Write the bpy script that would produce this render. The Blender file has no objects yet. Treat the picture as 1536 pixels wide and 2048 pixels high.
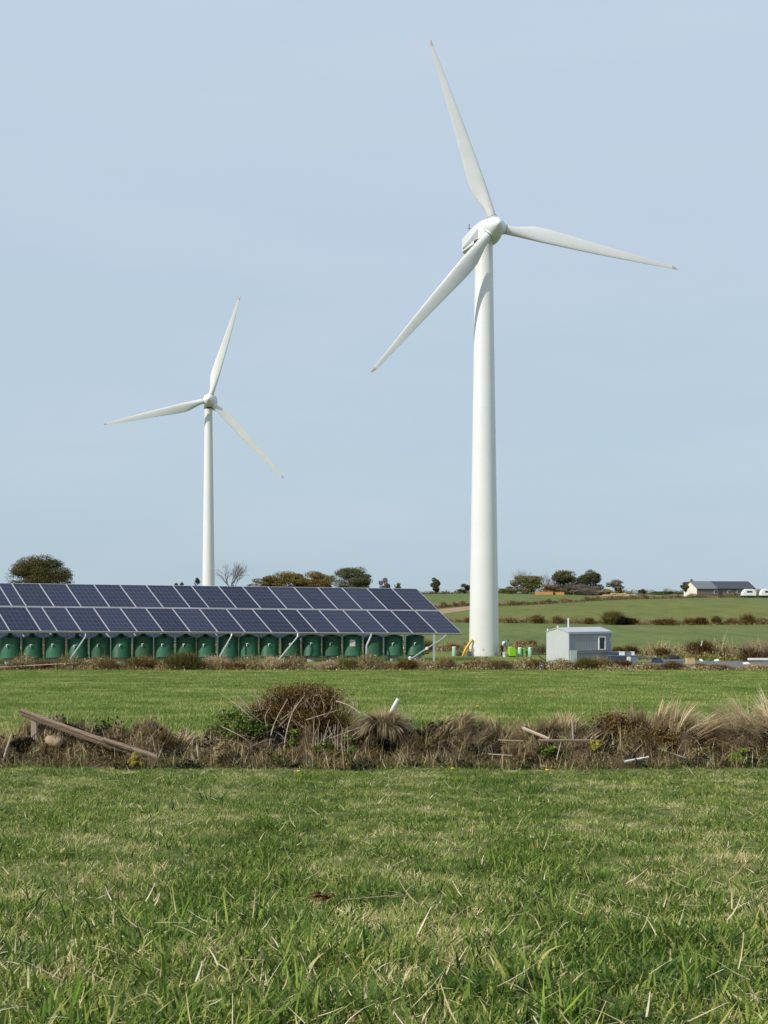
import bpy, bmesh, math, random
import numpy as np
from mathutils import Vector, Matrix

SC = bpy.context.scene
COL = SC.collection
F, CX, HY = 2600.0, 768.0, 1190.0          # focal length, centre column and horizon row in photograph pixels

# ------------------------------------------------------------------ camera, sky, sun, exposure
cam_data = bpy.data.cameras.new('camera')
cam = bpy.data.objects.new('camera', cam_data)
COL.objects.link(cam)
cam.location = (0, 0, 0)
cam.rotation_euler = (math.radians(90), 0, 0)
cam_data.sensor_fit = 'VERTICAL'
cam_data.sensor_height = 36.0
cam_data.lens = F / 2048 * 36.0
cam_data.shift_y = (HY - 1024) / 2048
cam_data.clip_start = 0.1
cam_data.clip_end = 20000
SC.camera = cam

SUN_EL, SUN_AZ = math.radians(36), math.radians(53)      # azimuth: from "towards the camera" to the left
SUN = Vector((-math.sin(SUN_AZ) * math.cos(SUN_EL), -math.cos(SUN_AZ) * math.cos(SUN_EL), math.sin(SUN_EL)))

world = bpy.data.worlds.new('World')
SC.world = world
world.use_nodes = True
wn, wl = world.node_tree.nodes, world.node_tree.links
wn.clear()
sky = wn.new('ShaderNodeTexSky')
sky.sky_type = 'NISHITA'
sky.sun_disc = False
sky.sun_elevation = SUN_EL
sky.sun_rotation = math.atan2(SUN.x, SUN.y)
sky.air_density, sky.dust_density, sky.ozone_density = 1.0, 1.5, 1.5
haze_mix = wn.new('ShaderNodeMixRGB')
haze_mix.inputs['Fac'].default_value = 0.90
# pale autumn haze, the same all round the horizon
w_tc = wn.new('ShaderNodeTexCoord'); w_sep = wn.new('ShaderNodeSeparateXYZ'); w_ramp = wn.new('ShaderNodeValToRGB')
w_ramp.color_ramp.elements[0].position, w_ramp.color_ramp.elements[1].position = 0.0, 0.42
w_ramp.color_ramp.elements[0].color, w_ramp.color_ramp.elements[1].color = (.475, .610, .705, 1), (.575, .685, .82, 1)
w_mul = wn.new('ShaderNodeVectorMath'); w_mul.operation = 'SCALE'; w_mul.inputs['Scale'].default_value = 10.0
wl.new(w_tc.outputs['Generated'], w_sep.inputs[0]); wl.new(w_sep.outputs['Z'], w_ramp.inputs['Fac'])
w_map = wn.new('ShaderNodeMapping'); w_map.inputs['Scale'].default_value = (1.6, 1.6, 9.0); w_map.inputs['Rotation'].default_value = (0.05, 0.12, 0)
w_noise = wn.new('ShaderNodeTexNoise'); w_noise.inputs['Scale'].default_value = 2.2; w_noise.inputs['Detail'].default_value = 7; w_noise.inputs['Roughness'].default_value = 0.55
wl.new(w_tc.outputs['Generated'], w_map.inputs[0]); wl.new(w_map.outputs[0], w_noise.inputs['Vector'])
w_rng = wn.new('ShaderNodeMapRange'); w_rng.inputs['From Min'].default_value = 0.42; w_rng.inputs['From Max'].default_value = 0.75; w_rng.inputs['To Max'].default_value = 0.26
wl.new(w_noise.outputs['Fac'], w_rng.inputs['Value'])
w_veil = wn.new('ShaderNodeMixRGB'); w_veil.inputs['Color2'].default_value = (.665, .745, .845, 1)
wl.new(w_rng.outputs[0], w_veil.inputs['Fac']); wl.new(w_ramp.outputs[0], w_veil.inputs['Color1'])
wl.new(w_veil.outputs[0], w_mul.inputs[0]); wl.new(w_mul.outputs[0], haze_mix.inputs['Color2'])
bg = wn.new('ShaderNodeBackground')
bg.inputs['Strength'].default_value = 0.1
wo = wn.new('ShaderNodeOutputWorld')
wl.new(sky.outputs[0], haze_mix.inputs['Color1'])
wl.new(haze_mix.outputs[0], bg.inputs['Color'])
wl.new(bg.outputs[0], wo.inputs['Surface'])

sun_data = bpy.data.lights.new('sun', 'SUN')
sun_data.energy = 4.0
sun_data.angle = math.radians(0.6)
sun_data.color = (1.0, 0.955, 0.88)
sun_ob = bpy.data.objects.new('sun', sun_data)
COL.objects.link(sun_ob)
sun_ob.location = (-40, -30, 60)
sun_ob.rotation_euler = SUN.to_track_quat('Z', 'Y').to_euler()

SC.view_settings.view_transform = 'Standard'
SC.view_settings.look = 'None'
SC.view_settings.exposure = 0.0
SC.view_settings.gamma = 1.0
SC.view_settings.use_curve_mapping = False
SC.render.engine = 'CYCLES'
SC.cycles.max_bounces = 4
SC.cycles.diffuse_bounces = 2
SC.cycles.transmission_bounces = 2
SC.cycles.transparent_max_bounces = 6

rng = np.random.default_rng(7)
random.seed(7)

# ------------------------------------------------------------------ helpers
def P(x, y, Y):
    """point at depth Y that the photograph shows at pixel x, y"""
    return Vector(((x - CX) / F * Y, Y, (HY - y) / F * Y))

def srgb(r, g, b):
    f = lambda c: (c / 255 / 12.92) if c / 255 <= 0.04045 else ((c / 255 + 0.055) / 1.055) ** 2.4
    return (f(r), f(g), f(b), 1)

def tag(o, label=None, cat=None, group=None, kind=None):
    if label: o['label'] = label
    if cat: o['category'] = cat
    if group: o['group'] = group
    if kind: o['kind'] = kind
    return o

def empty(name, loc=(0, 0, 0), rz=0.0, label=None, cat=None, group=None):
    o = bpy.data.objects.new(name, None)
    COL.objects.link(o)
    o.location = loc
    o.rotation_euler = (0, 0, rz)
    o.empty_display_size = 0.2
    return tag(o, label, cat, group)

def link(name, me, mat=None, parent=None, loc=None, rz=None):
    o = bpy.data.objects.new(name, me)
    COL.objects.link(o)
    if mat is not None and not me.materials: me.materials.append(mat)
    if parent is not None: o.parent = parent
    if loc is not None: o.location = loc
    if rz is not None: o.rotation_euler = (0, 0, rz)
    return o

def fast_mesh(name, verts, quads, rnd=None, smooth=False):
    verts = np.asarray(verts, np.float32).reshape(-1, 3)
    quads = np.asarray(quads, np.int32)
    k = quads.shape[1]
    me = bpy.data.meshes.new(name)
    me.vertices.add(len(verts)); me.vertices.foreach_set('co', verts.ravel())
    me.loops.add(quads.size); me.loops.foreach_set('vertex_index', quads.ravel())
    me.polygons.add(len(quads))
    me.polygons.foreach_set('loop_start', np.arange(0, quads.size, k, dtype=np.int32))
    me.polygons.foreach_set('loop_total', np.full(len(quads), k, np.int32))
    if rnd is not None:
        a = me.attributes.new('rnd', 'FLOAT', 'POINT')
        a.data.foreach_set('value', np.asarray(rnd, np.float32).ravel())
    me.update(calc_edges=True)
    if smooth: me.shade_smooth()
    return me

def pymesh(name, verts, faces, smooth=False):
    me = bpy.data.meshes.new(name)
    me.from_pydata([tuple(v) for v in verts], [], [tuple(f) for f in faces])
    me.update()
    if smooth: me.shade_smooth()
    return me

class MB:
    """collects verts and faces of one part"""
    def __init__(self): self.v, self.f = [], []
    def add(self, v, f):
        n = len(self.v)
        self.v += [Vector(p) for p in v]; self.f += [tuple(i + n for i in q) for q in f]; return self
    def box(self, c, s, M=None):
        c = Vector(c); hx, hy, hz = s[0] / 2, s[1] / 2, s[2] / 2
        v = [Vector((x, y, z)) for z in (-hz, hz) for x, y in ((-hx, -hy), (hx, -hy), (hx, hy), (-hx, hy))]
        if M is not None: v = [M @ p for p in v]
        return self.add([p + c for p in v], [(3, 2, 1, 0), (4, 5, 6, 7), (0, 1, 5, 4), (1, 2, 6, 5), (2, 3, 7, 6), (3, 0, 4, 7)])
    def beam(self, a, b, w, h=None, up=(0, 0, 1)):
        a, b = Vector(a), Vector(b); h = h or w
        d = (b - a).normalized(); s = d.cross(Vector(up))
        if s.length < 1e-4: s = d.cross(Vector((0, 1, 0)))
        s.normalize(); u = s.cross(d)
        v = []
        for p in (a, b):
            for i, j in ((-1, -1), (1, -1), (1, 1), (-1, 1)): v.append(p + s * (i * w / 2) + u * (j * h / 2))
        return self.add(v, [(3, 2, 1, 0), (4, 5, 6, 7), (0, 1, 5, 4), (1, 2, 6, 5), (2, 3, 7, 6), (3, 0, 4, 7)])
    def tube(self, pts, radii, n=6, cap=True):
        pts = [Vector(p) for p in pts]
        if not hasattr(radii, '__len__'): radii = [radii] * len(pts)
        rings = []
        for i, p in enumerate(pts):
            d = (pts[min(i + 1, len(pts) - 1)] - pts[max(i - 1, 0)]).normalized()
            s = d.cross(Vector((0.13, 0.21, 0.97)))
            if s.length < 1e-3: s = d.cross(Vector((1, 0, 0)))
            s.normalize(); u = s.cross(d)
            rings.append([p + (s * math.cos(2 * math.pi * k / n) + u * math.sin(2 * math.pi * k / n)) * radii[i] for k in range(n)])
        v = [q for r in rings for q in r]; f = []
        for i in range(len(pts) - 1):
            for k in range(n):
                f.append((i * n + k, i * n + (k + 1) % n, (i + 1) * n + (k + 1) % n, (i + 1) * n + k))
        if cap:
            f.append(tuple(range(n - 1, -1, -1))); f.append(tuple((len(pts) - 1) * n + k for k in range(n)))
        return self.add(v, f)
    def lathe(self, prof, n=24, axis='Z', origin=(0, 0, 0)):
        o = Vector(origin); v = []; f = []
        for r, z in prof:
            for k in range(n):
                a = 2 * math.pi * k / n
                if axis == 'Z': p = Vector((r * math.cos(a), r * math.sin(a), z))
                else: p = Vector((r * math.cos(a), -z, r * math.sin(a)))       # 'Y': along -Y
                v.append(o + p)
        for i in range(len(prof) - 1):
            for k in range(n):
                f.append((i * n + k, i * n + (k + 1) % n, (i + 1) * n + (k + 1) % n, (i + 1) * n + k))
        if prof[0][0] > 1e-4: f.append(tuple(range(n - 1, -1, -1)))
        if prof[-1][0] > 1e-4: f.append(tuple((len(prof) - 1) * n + k for k in range(n)))
        return self.add(v, f)
    def mesh(self, name, smooth=False, bevel=0.0, auto=None):
        me = pymesh(name, self.v, self.f, smooth)
        if bevel > 0:
            bm = bmesh.new(); bm.from_mesh(me)
            bmesh.ops.bevel(bm, geom=list(bm.edges), offset=bevel, segments=1, affect='EDGES', clamp_overlap=True)
            bm.to_mesh(me); bm.free()
        if auto is not None:
            me.shade_smooth()
            try: me.set_sharp_from_angle(angle=math.radians(auto))
            except Exception: pass
        return me
    def build(self, name, mat, parent=None, loc=None, rz=None, smooth=False, bevel=0.0, auto=None):
        return link(name, self.mesh(name, smooth, bevel, auto), mat, parent, loc, rz)

# ---- noise on the plane
def snoise(x, y, wl_, seed, n=7):
    r = np.random.default_rng(seed); out = 0
    for i in range(n):
        a, p = r.uniform(0, 6.283), r.uniform(0, 6.283); k = 6.283 / wl_ * r.uniform(0.6, 1.7)
        out = out + np.sin(k * (np.cos(a) * x + np.sin(a) * y) + p)
    return out / math.sqrt(n)

# ------------------------------------------------------------------ materials
def new_mat(name):
    m = bpy.data.materials.new(name); m.use_nodes = True
    nt = m.node_tree; nt.nodes.clear()
    out = nt.nodes.new('ShaderNodeOutputMaterial')
    return m, nt, out

def paint(name, c, c2=None, scale=3.0, rough=0.5, spec=0.5, metal=0.0, bump=0.0, bscale=40, stretch=(1, 1, 1)):
    m, nt, out = new_mat(name); N, L = nt.nodes, nt.links
    b = N.new('ShaderNodeBsdfPrincipled')
    b.inputs['Roughness'].default_value = rough; b.inputs['Metallic'].default_value = metal
    b.inputs['Specular IOR Level'].default_value = spec
    tc = N.new('ShaderNodeTexCoord'); mp = N.new('ShaderNodeMapping'); mp.inputs['Scale'].default_value = stretch
    L.new(tc.outputs['Object'], mp.inputs[0])
    c2 = c2 or tuple(x * 0.82 for x in c[:3]) + (1,)
    nz = N.new('ShaderNodeTexNoise'); nz.inputs['Scale'].default_value = scale; nz.inputs['Detail'].default_value = 6
    nz.inputs['Roughness'].default_value = 0.65
    L.new(mp.outputs[0], nz.inputs['Vector'])
    r = N.new('ShaderNodeValToRGB')
    r.color_ramp.elements[0].position, r.color_ramp.elements[1].position = 0.3, 0.7
    r.color_ramp.elements[0].color, r.color_ramp.elements[1].color = c2, c
    L.new(nz.outputs['Fac'], r.inputs['Fac']); L.new(r.outputs[0], b.inputs['Base Color'])
    if bump > 0:
        n2 = N.new('ShaderNodeTexNoise'); n2.inputs['Scale'].default_value = bscale; n2.inputs['Detail'].default_value = 5
        L.new(mp.outputs[0], n2.inputs['Vector'])
        bp = N.new('ShaderNodeBump'); bp.inputs['Strength'].default_value = bump; bp.inputs['Distance'].default_value = 0.02
        L.new(n2.outputs['Fac'], bp.inputs['Height']); L.new(bp.outputs[0], b.inputs['Normal'])
    L.new(b.outputs[0], out.inputs[0])
    return m

def leafy(name, stops, trans=0.3, rough=0.6, spec=0.08, obj_rand=0.35, patch=0.0, patch_scale=0.5):
    """foliage: colour picked per blade or leaf from a ramp"""
    m, nt, out = new_mat(name); N, L = nt.nodes, nt.links
    at = N.new('ShaderNodeAttribute'); at.attribute_name = 'rnd'
    oi = N.new('ShaderNodeObjectInfo')
    mx = N.new('ShaderNodeMath'); mx.operation = 'MULTIPLY_ADD'; mx.inputs[1].default_value = obj_rand
    sub = N.new('ShaderNodeMath'); sub.operation = 'SUBTRACT'; sub.inputs[1].default_value = 0.5
    L.new(oi.outputs['Random'], sub.inputs[0]); L.new(sub.outputs[0], mx.inputs[0]); L.new(at.outputs['Fac'], mx.inputs[2])
    fac = mx.outputs[0]
    if patch > 0:
        ge = N.new('ShaderNodeNewGeometry'); nz = N.new('ShaderNodeTexNoise')
        nz.inputs['Scale'].default_value = patch_scale; nz.inputs['Detail'].default_value = 4
        L.new(ge.outputs['Position'], nz.inputs['Vector'])
        s2 = N.new('ShaderNodeMath'); s2.operation = 'SUBTRACT'; s2.inputs[1].default_value = 0.5
        m2 = N.new('ShaderNodeMath'); m2.operation = 'MULTIPLY_ADD'; m2.inputs[1].default_value = patch
        L.new(nz.outputs['Fac'], s2.inputs[0]); L.new(s2.outputs[0], m2.inputs[0]); L.new(fac, m2.inputs[2]); fac = m2.outputs[0]
    r = N.new('ShaderNodeValToRGB'); el = r.color_ramp.elements
    while len(el) < len(stops): el.new(0.5)
    for e, (p, c) in zip(el, stops): e.position = p; e.color = c
    L.new(fac, r.inputs['Fac'])
    b = N.new('ShaderNodeBsdfPrincipled'); b.inputs['Roughness'].default_value = rough; b.inputs['Specular IOR Level'].default_value = spec
    t = N.new('ShaderNodeBsdfTranslucent'); mix = N.new('ShaderNodeMixShader'); mix.inputs[0].default_value = trans
    L.new(r.outputs[0], b.inputs['Base Color']); L.new(r.outputs[0], t.inputs['Color'])
    L.new(b.outputs[0], mix.inputs[1]); L.new(t.outputs[0], mix.inputs[2]); L.new(mix.outputs[0], out.inputs[0])
    return m

def c3(r, g, b): return (r, g, b, 1)

M = {}
M['white'] = paint('turbine_white', c3(.72, .72, .695), c3(.67, .67, .64), 0.35, 0.4, bump=0.0)
M['blade'] = paint('blade_white', c3(.66, .66, .625), c3(.59, .59, .545), 0.5, 0.42)
M['tip'] = paint('blade_tip_brown', c3(.50, .41, .36), None, 2, 0.5)
M['seam'] = paint('dark_seam', c3(.10, .10, .10), None, 2, 0.6)
M['greypaint'] = paint('grey_paint', c3(.42, .43, .44), None, 3, 0.5)
M['galv'] = paint('galvanised_steel', c3(.52, .54, .56), c3(.40, .42, .44), 6, 0.45, metal=0.4)
M['darksteel'] = paint('dark_steel', c3(.12, .12, .13), None, 6, 0.5, metal=0.3)
M['alu'] = paint('aluminium_frame', c3(.47, .47, .49), c3(.38, .38, .40), 4, 0.45, metal=0.2)
M['tank'] = paint('tank_green', c3(.020, .112, .056), c3(.014, .080, .040), 2.0, 0.5, spec=0.3)
M['tankfaded'] = paint('tank_green_faded', c3(.034, .135, .074), c3(.022, .098, .052), 1.4, 0.6, spec=0.25)
M['tankdirty'] = paint('tank_green_dirty', c3(.020, .100, .050), c3(.030, .070, .036), 3.2, 0.6, spec=0.2)
M['tanklid'] = paint('tank_lid_green', c3(.014, .070, .036), None, 2.5, 0.5)
M['concrete'] = paint('concrete', c3(.40, .38, .36), c3(.28, .27, .25), 5, 0.85, bump=0.3)
M['plaster'] = paint('cream_render', c3(.74, .69, .57), c3(.66, .61, .50), 1.2, 0.85)
M['stonewall'] = paint('brown_stone_wall', c3(.20, .165, .125), c3(.13, .105, .08), 2.5, 0.9, bump=0.4, bscale=6)
M['slate'] = paint('slate_roof', c3(.055, .06, .075), c3(.045, .05, .062), 3, 0.6)
M['slatepale'] = paint('pale_slate_roof', c3(.16, .17, .18), c3(.13, .14, .15), 3, 0.6)
M['hutlit'] = paint('sunlit_steel_cladding', c3(.49, .505, .50), c3(.44, .46, .455), 1.5, 0.5)  # sunlit end wall: the sun on it is put into the paint
M['hutshade'] = paint('shaded_steel_cladding', c3(.30, .325, .35), c3(.26, .285, .31), 1.5, 0.5)  # same cladding painted darker for the grazing light on front and far end
M['hutroof'] = paint('grey_roof_sheet', c3(.45, .47, .50), c3(.38, .40, .43), 1.5, 0.5)
M['offwhite'] = paint('off_white_board', c3(.72, .72, .66), c3(.62, .62, .56), 2, 0.6)
M['glass'] = paint('dark_window_glass', c3(.05, .06, .065), None, 2, 0.12)
M['navy'] = paint('navy_steel', c3(.03, .045, .085), c3(.045, .06, .10), 3, 0.5)
M['bluegrey'] = paint('blue_grey_steel', c3(.16, .19, .24), c3(.12, .15, .19), 3, 0.5)
M['blue'] = paint('blue_plastic', c3(.05, .14, .30), None, 3, 0.4)
M['black'] = paint('black_rubber', c3(.012, .013, .013), c3(.02, .02, .02), 5, 0.6)
M['tan'] = paint('tan_cardboard', c3(.52, .38, .19), c3(.45, .32, .15), 3, 0.8)
M['lime'] = paint('lime_plastic', c3(.27, .60, .02), c3(.24, .53, .02), 3, 0.4)
M['midgreen'] = paint('mid_green_plastic', c3(.12, .34, .06), None, 3, 0.5)
M['mint'] = paint('mint_plastic', c3(.38, .66, .46), c3(.33, .60, .42), 3, 0.45)
M['yellow'] = paint('yellow_paint', c3(.75, .40, .01), c3(.68, .34, .01), 3, 0.45)
M['orange'] = paint('orange_board', c3(.62, .30, .08), c3(.52, .24, .06), 1, 0.7)
M['skin'] = paint('skin', c3(.45, .27, .19), None, 5, 0.6)
M['cloth_white'] = paint('white_cloth', c3(.75, .77, .80), None, 5, 0.8)
M['cloth_blue'] = paint('blue_cloth', c3(.05, .22, .36), None, 5, 0.8)
M['cloth_black'] = paint('black_cloth', c3(.012, .012, .014), None, 5, 0.85)
M['bark'] = paint('bark', c3(.085, .068, .050), c3(.05, .04, .03), 6, 0.9, bump=0.5)
M['barkgrey'] = paint('grey_bark', c3(.17, .145, .125), c3(.12, .10, .085), 6, 0.9)
M['twig'] = paint('dead_twig', c3(.26, .19, .135), c3(.17, .12, .08), 9, 0.85, bump=0.3)
M['twigpale'] = paint('pale_dead_twig', c3(.46, .38, .30), c3(.33, .26, .20), 9, 0.85, bump=0.3)
M['wood'] = paint('weathered_timber', c3(.30, .215, .15), c3(.17, .115, .075), 5, 0.85, bump=0.5, bscale=30, stretch=(0.6, 9, 9))
M['woodpale'] = paint('pale_timber', c3(.40, .32, .24), c3(.30, .23, .17), 5, 0.85, bump=0.4, bscale=30, stretch=(3, 3, 0.6))
M['tubewhite'] = paint('white_plastic_tube', c3(.78, .78, .77), None, 5, 0.4)
M['stone'] = paint('tan_stone', c3(.40, .29, .18), c3(.30, .21, .12), 6, 0.9, bump=0.5, bscale=25)
M['strawstick'] = paint('straw_coloured_stick', c3(.56, .44, .19), c3(.44, .33, .13), 6, 0.8)
M['petal'] = paint('dandelion_petal', c3(.80, .55, .01), None, 6, 0.7)
M['sign'] = paint('printed_notice', c3(.60, .61, .58), c3(.32, .34, .34), 9, 0.6)

# grass and scrub ramps
GREEN = [(0.0, c3(.034, .072, .013)), (0.22, c3(.094, .166, .026)), (0.44, c3(.190, .280, .046)), (0.64, c3(.320, .380, .078)), (0.82, c3(.50, .455, .16)), (1.0, c3(.84, .70, .42))]
M['grass'] = leafy('meadow_grass', GREEN, 0.38, rough=.55, spec=.12, patch=0.6, patch_scale=0.6, obj_rand=0.45)
M['grassfar'] = leafy('meadow_grass_far', [(0, c3(.078, .142, .028)), (.35, c3(.160, .250, .052)), (.65, c3(.260, .335, .080)), (.85, c3(.46, .43, .16)), (1, c3(.66, .55, .27))], 0.35, spec=.1, patch=1.1, patch_scale=0.45, obj_rand=0.35)
M['grasscool'] = leafy('cool_green_grass', [(0, c3(.048, .098, .020)), (.5, c3(.125, .205, .046)), (1, c3(.25, .335, .090))], 0.35)
M['grassbright'] = leafy('fresh_grass', [(0, c3(.10, .20, .02)), (.5, c3(.19, .33, .04)), (1, c3(.31, .44, .07))], 0.4)
M['grassdark'] = leafy('dark_weed', [(0, c3(.026, .068, .014)), (.5, c3(.055, .115, .024)), (1, c3(.10, .17, .04))], 0.3)
M['straw'] = leafy('dry_straw', [(0, c3(.48, .34, .17)), (.5, c3(.70, .57, .36)), (1, c3(.82, .72, .54))], 0.25)
M['deadgrass'] = leafy('dead_grass', [(0, c3(.17, .120, .058)), (.4, c3(.40, .30, .160)), (.75, c3(.57, .45, .26)), (1, c3(.74, .62, .40))], 0.25)
M['deadgrey'] = leafy('grey_dead_grass', [(0, c3(.085, .060, .034)), (.5, c3(.35, .27, .160)), (1, c3(.74, .60, .40))], 0.2)
M['blond'] = leafy('blond_grass', [(0, c3(.40, .29, .16)), (.5, c3(.58, .46, .28)), (1, c3(.74, .63, .42))], 0.3)
M['bracken'] = leafy('dead_bracken', [(0, c3(.030, .017, .007)), (.4, c3(.100, .056, .019)), (.75, c3(.19, .118, .036)), (1, c3(.32, .23, .08))], 0.2)
M['scrub'] = leafy('brown_scrub', [(0, c3(.065, .042, .018)), (.4, c3(.195, .135, .056)), (.75, c3(.34, .25, .115)), (1, c3(.50, .40, .21))], 0.2)
M['olive'] = leafy('olive_scrub', [(0, c3(.060, .060, .016)), (.5, c3(.140, .135, .035)), (1, c3(.25, .23, .07))], 0.25)
M['bramble'] = leafy('bramble_leaf', [(0, c3(.030, .060, .010)), (.5, c3(.080, .135, .024)), (.85, c3(.19, .24, .05)), (1, c3(.34, .36, .09))], 0.3, rough=0.4)
M['moss'] = leafy('yellow_moss', [(0, c3(.16, .13, .025)), (.5, c3(.34, .28, .06)), (1, c3(.48, .41, .11))], 0.2)
M['tanmoss'] = leafy('tan_moss', [(0, c3(.20, .155, .07)), (.5, c3(.38, .30, .15)), (1, c3(.52, .43, .24))], 0.2)
M['blackleafshade'] = leafy('black_leaf_and_shade', [(0, c3(.006, .006, .004)), (.7, c3(.016, .015, .009)), (1, c3(.05, .042, .022))], 0.05)  # black leaves; also paints the shade in hollows and cores
M['oak'] = leafy('oak_leaf', [(0, c3(.038, .038, .013)), (.5, c3(.084, .080, .027)), (1, c3(.155, .128, .045))], 0.25)
M['darkleaf'] = leafy('dark_green_leaf', [(0, c3(.040, .050, .020)), (.5, c3(.088, .096, .038)), (1, c3(.155, .150, .062))], 0.25)
M['autumn'] = leafy('autumn_leaf', [(0, c3(.105, .080, .025)), (.5, c3(.205, .155, .045)), (1, c3(.30, .215, .07))], 0.25)
M['greyleaf'] = leafy('grey_brown_twigs', [(0, c3(.11, .092, .075)), (.5, c3(.19, .16, .13)), (1, c3(.27, .23, .19))], 0.15)

# ------------------------------------------------------------------ the lie of the land (camera at height 0)
PROF = np.array([(-60, -1.5), (0, -1.58), (5, -1.66), (11, -1.98), (18, -2.39), (25, -2.50), (45, -3.55), (85, -5.07), (97, -5.2), (108, -5.36), (118, -5.54), (128, -5.66),
                 (137, -5.75), (160, -5.9), (220, -4.9), (285, -3.35), (340, -1.35), (400, 0.25), (430, 0.55), (600, 0.3), (1500, -8), (6000, -40)])
_yy = np.concatenate([np.linspace(-60, 60, 1201), np.geomspace(60.5, 6000, 1800)])
_zz = np.interp(_yy, PROF[:, 0], PROF[:, 1])
for _k in range(2):
    w = np.clip(np.abs(_yy) * 0.05, 1.0, 60)
    _zz = np.array([np.interp(np.linspace(y - ww, y + ww, 9), _yy, _zz).mean() for y, ww in zip(_yy, w)])

def gz(x, y):
    x = np.asarray(x, float); y = np.asarray(y, float)
    z = np.interp(y, _yy, _zz)
    near = np.clip(1 - y / 60, 0, 1)
    z = z + near * (0.022 * snoise(x, y, 1.3, 11) + 0.03 * snoise(x, y, 4.0, 12))
    far = np.clip((y - 140) / 120, 0, 1)
    z = z + far * 0.22 * snoise(x, y, 90.0, 13)
    return z
def gzf(x, y): return float(gz(x, y))

def make_ground():
    ys = np.concatenate([np.arange(-40, 2, 3.0), np.arange(2, 30, 0.25), np.arange(30, 140, 1.0), np.geomspace(140, 6000, 130)])
    us = np.linspace(-1, 1, 181)
    verts = []
    for y in ys:
        wdt = 30 + 0.9 * max(y, 0) + (0 if y < 200 else (y - 200) * 0.8)
        xs = np.sign(us) * np.abs(us) ** 1.5 * wdt
        verts.append(np.stack([xs, np.full_like(xs, y), gz(xs, np.full_like(xs, y))], 1))
    n = len(us); V = np.concatenate(verts)
    i, j = np.meshgrid(np.arange(len(ys) - 1), np.arange(n - 1), indexing='ij')
    q = np.stack([i * n + j, i * n + j + 1, (i + 1) * n + j + 1, (i + 1) * n + j], -1).reshape(-1, 4)
    return fast_mesh('ground', V, q, smooth=True)

def ground_mat():
    m, nt, out = new_mat('meadow_ground'); N, L = nt.nodes, nt.links
    ge = N.new('ShaderNodeNewGeometry')
    def noise(scale, det, stretch=(1, 1, 1), rough=0.6):
        mp = N.new('ShaderNodeMapping'); mp.inputs['Scale'].default_value = stretch
        L.new(ge.outputs['Position'], mp.inputs[0])
        nz = N.new('ShaderNodeTexNoise'); nz.inputs['Scale'].default_value = scale; nz.inputs['Detail'].default_value = det
        nz.inputs['Roughness'].default_value = rough
        L.new(mp.outputs[0], nz.inputs['Vector']); return nz.outputs['Fac']
    def ramp(fac, stops):
        r = N.new('ShaderNodeValToRGB'); el = r.color_ramp.elements
        while len(el) < len(stops): el.new(0.5)
        for e, (p, c) in zip(el, stops): e.position = p; e.color = c
        L.new(fac, r.inputs['Fac']); return r.outputs[0]
    def mix(f, a, b):
        x = N.new('ShaderNodeMixRGB'); L.new(f, x.inputs['Fac']); L.new(a, x.inputs['Color1']); L.new(b, x.inputs['Color2']); return x.outputs[0]
    sep = N.new('ShaderNodeSeparateXYZ'); L.new(ge.outputs['Position'], sep.inputs[0])
    def band(a, b):
        mr = N.new('ShaderNodeMapRange'); mr.inputs['From Min'].default_value = a; mr.inputs['From Max'].default_value = b
        L.new(sep.outputs['Y'], mr.inputs['Value']); return mr.outputs[0]
    near = ramp(noise(9, 8), [(.30, c3(.055, .065, .018)), (.5, c3(.105, .130, .034)), (.72, c3(.20, .19, .075))])
    lawn = ramp(noise(0.9, 8, (1, .35, 1)), [(.28, c3(.105, .150, .026)), (.5, c3(.145, .185, .034)), (.75, c3(.20, .205, .060))])
    far1 = ramp(noise(0.30, 12, (1, .22, 1), .78), [(.26, c3(.062, .098, .030)), (.45, c3(.110, .146, .042)), (.62, c3(.156, .174, .054)), (.80, c3(.24, .215, .078))])
    far2 = ramp(noise(0.28, 12, (1, .20, 1), .78), [(.26, c3(.078, .104, .028)), (.47, c3(.130, .148, .038)), (.64, c3(.176, .178, .050)), (.80, c3(.245, .21, .072))])
    col = mix(band(70, 92), near, lawn)
    col = mix(band(132, 137), col, far1)
    col = mix(band(219, 222), col, far2)
    col = mix(band(318, 330), col, far1)
    b = N.new('ShaderNodeBsdfPrincipled'); b.inputs['Roughness'].default_value = 0.9; b.inputs['Specular IOR Level'].default_value = 0.1
    L.new(col, b.inputs['Base Color'])
    bp = N.new('ShaderNodeBump'); bp.inputs['Strength'].default_value = 0.5; bp.inputs['Distance'].default_value = 0.06
    L.new(noise(5, 6), bp.inputs['Height']); L.new(bp.outputs[0], b.inputs['Normal'])
    L.new(b.outputs[0], out.inputs[0]); return m

tag(link('ground', make_ground(), ground_mat()), kind='structure')

def sheet(name, poly_rows, mat, lift=0.015):
    """a strip laid on the ground; rows of (xa, xb, y) in metres"""
    V = []; q = []; n = 30
    for xa, xb, y in poly_rows:
        xs = np.linspace(xa, xb, n); V += list(zip(xs, np.full(n, y), gz(xs, np.full(n, y)) + lift))
    for i in range(len(poly_rows) - 1):
        for j in range(n - 1): q.append((i * n + j, i * n + j + 1, (i + 1) * n + j + 1, (i + 1) * n + j))
    me = fast_mesh(name, V, q, smooth=True)
    return tag(link(name, me, mat), kind='structure')

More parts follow.
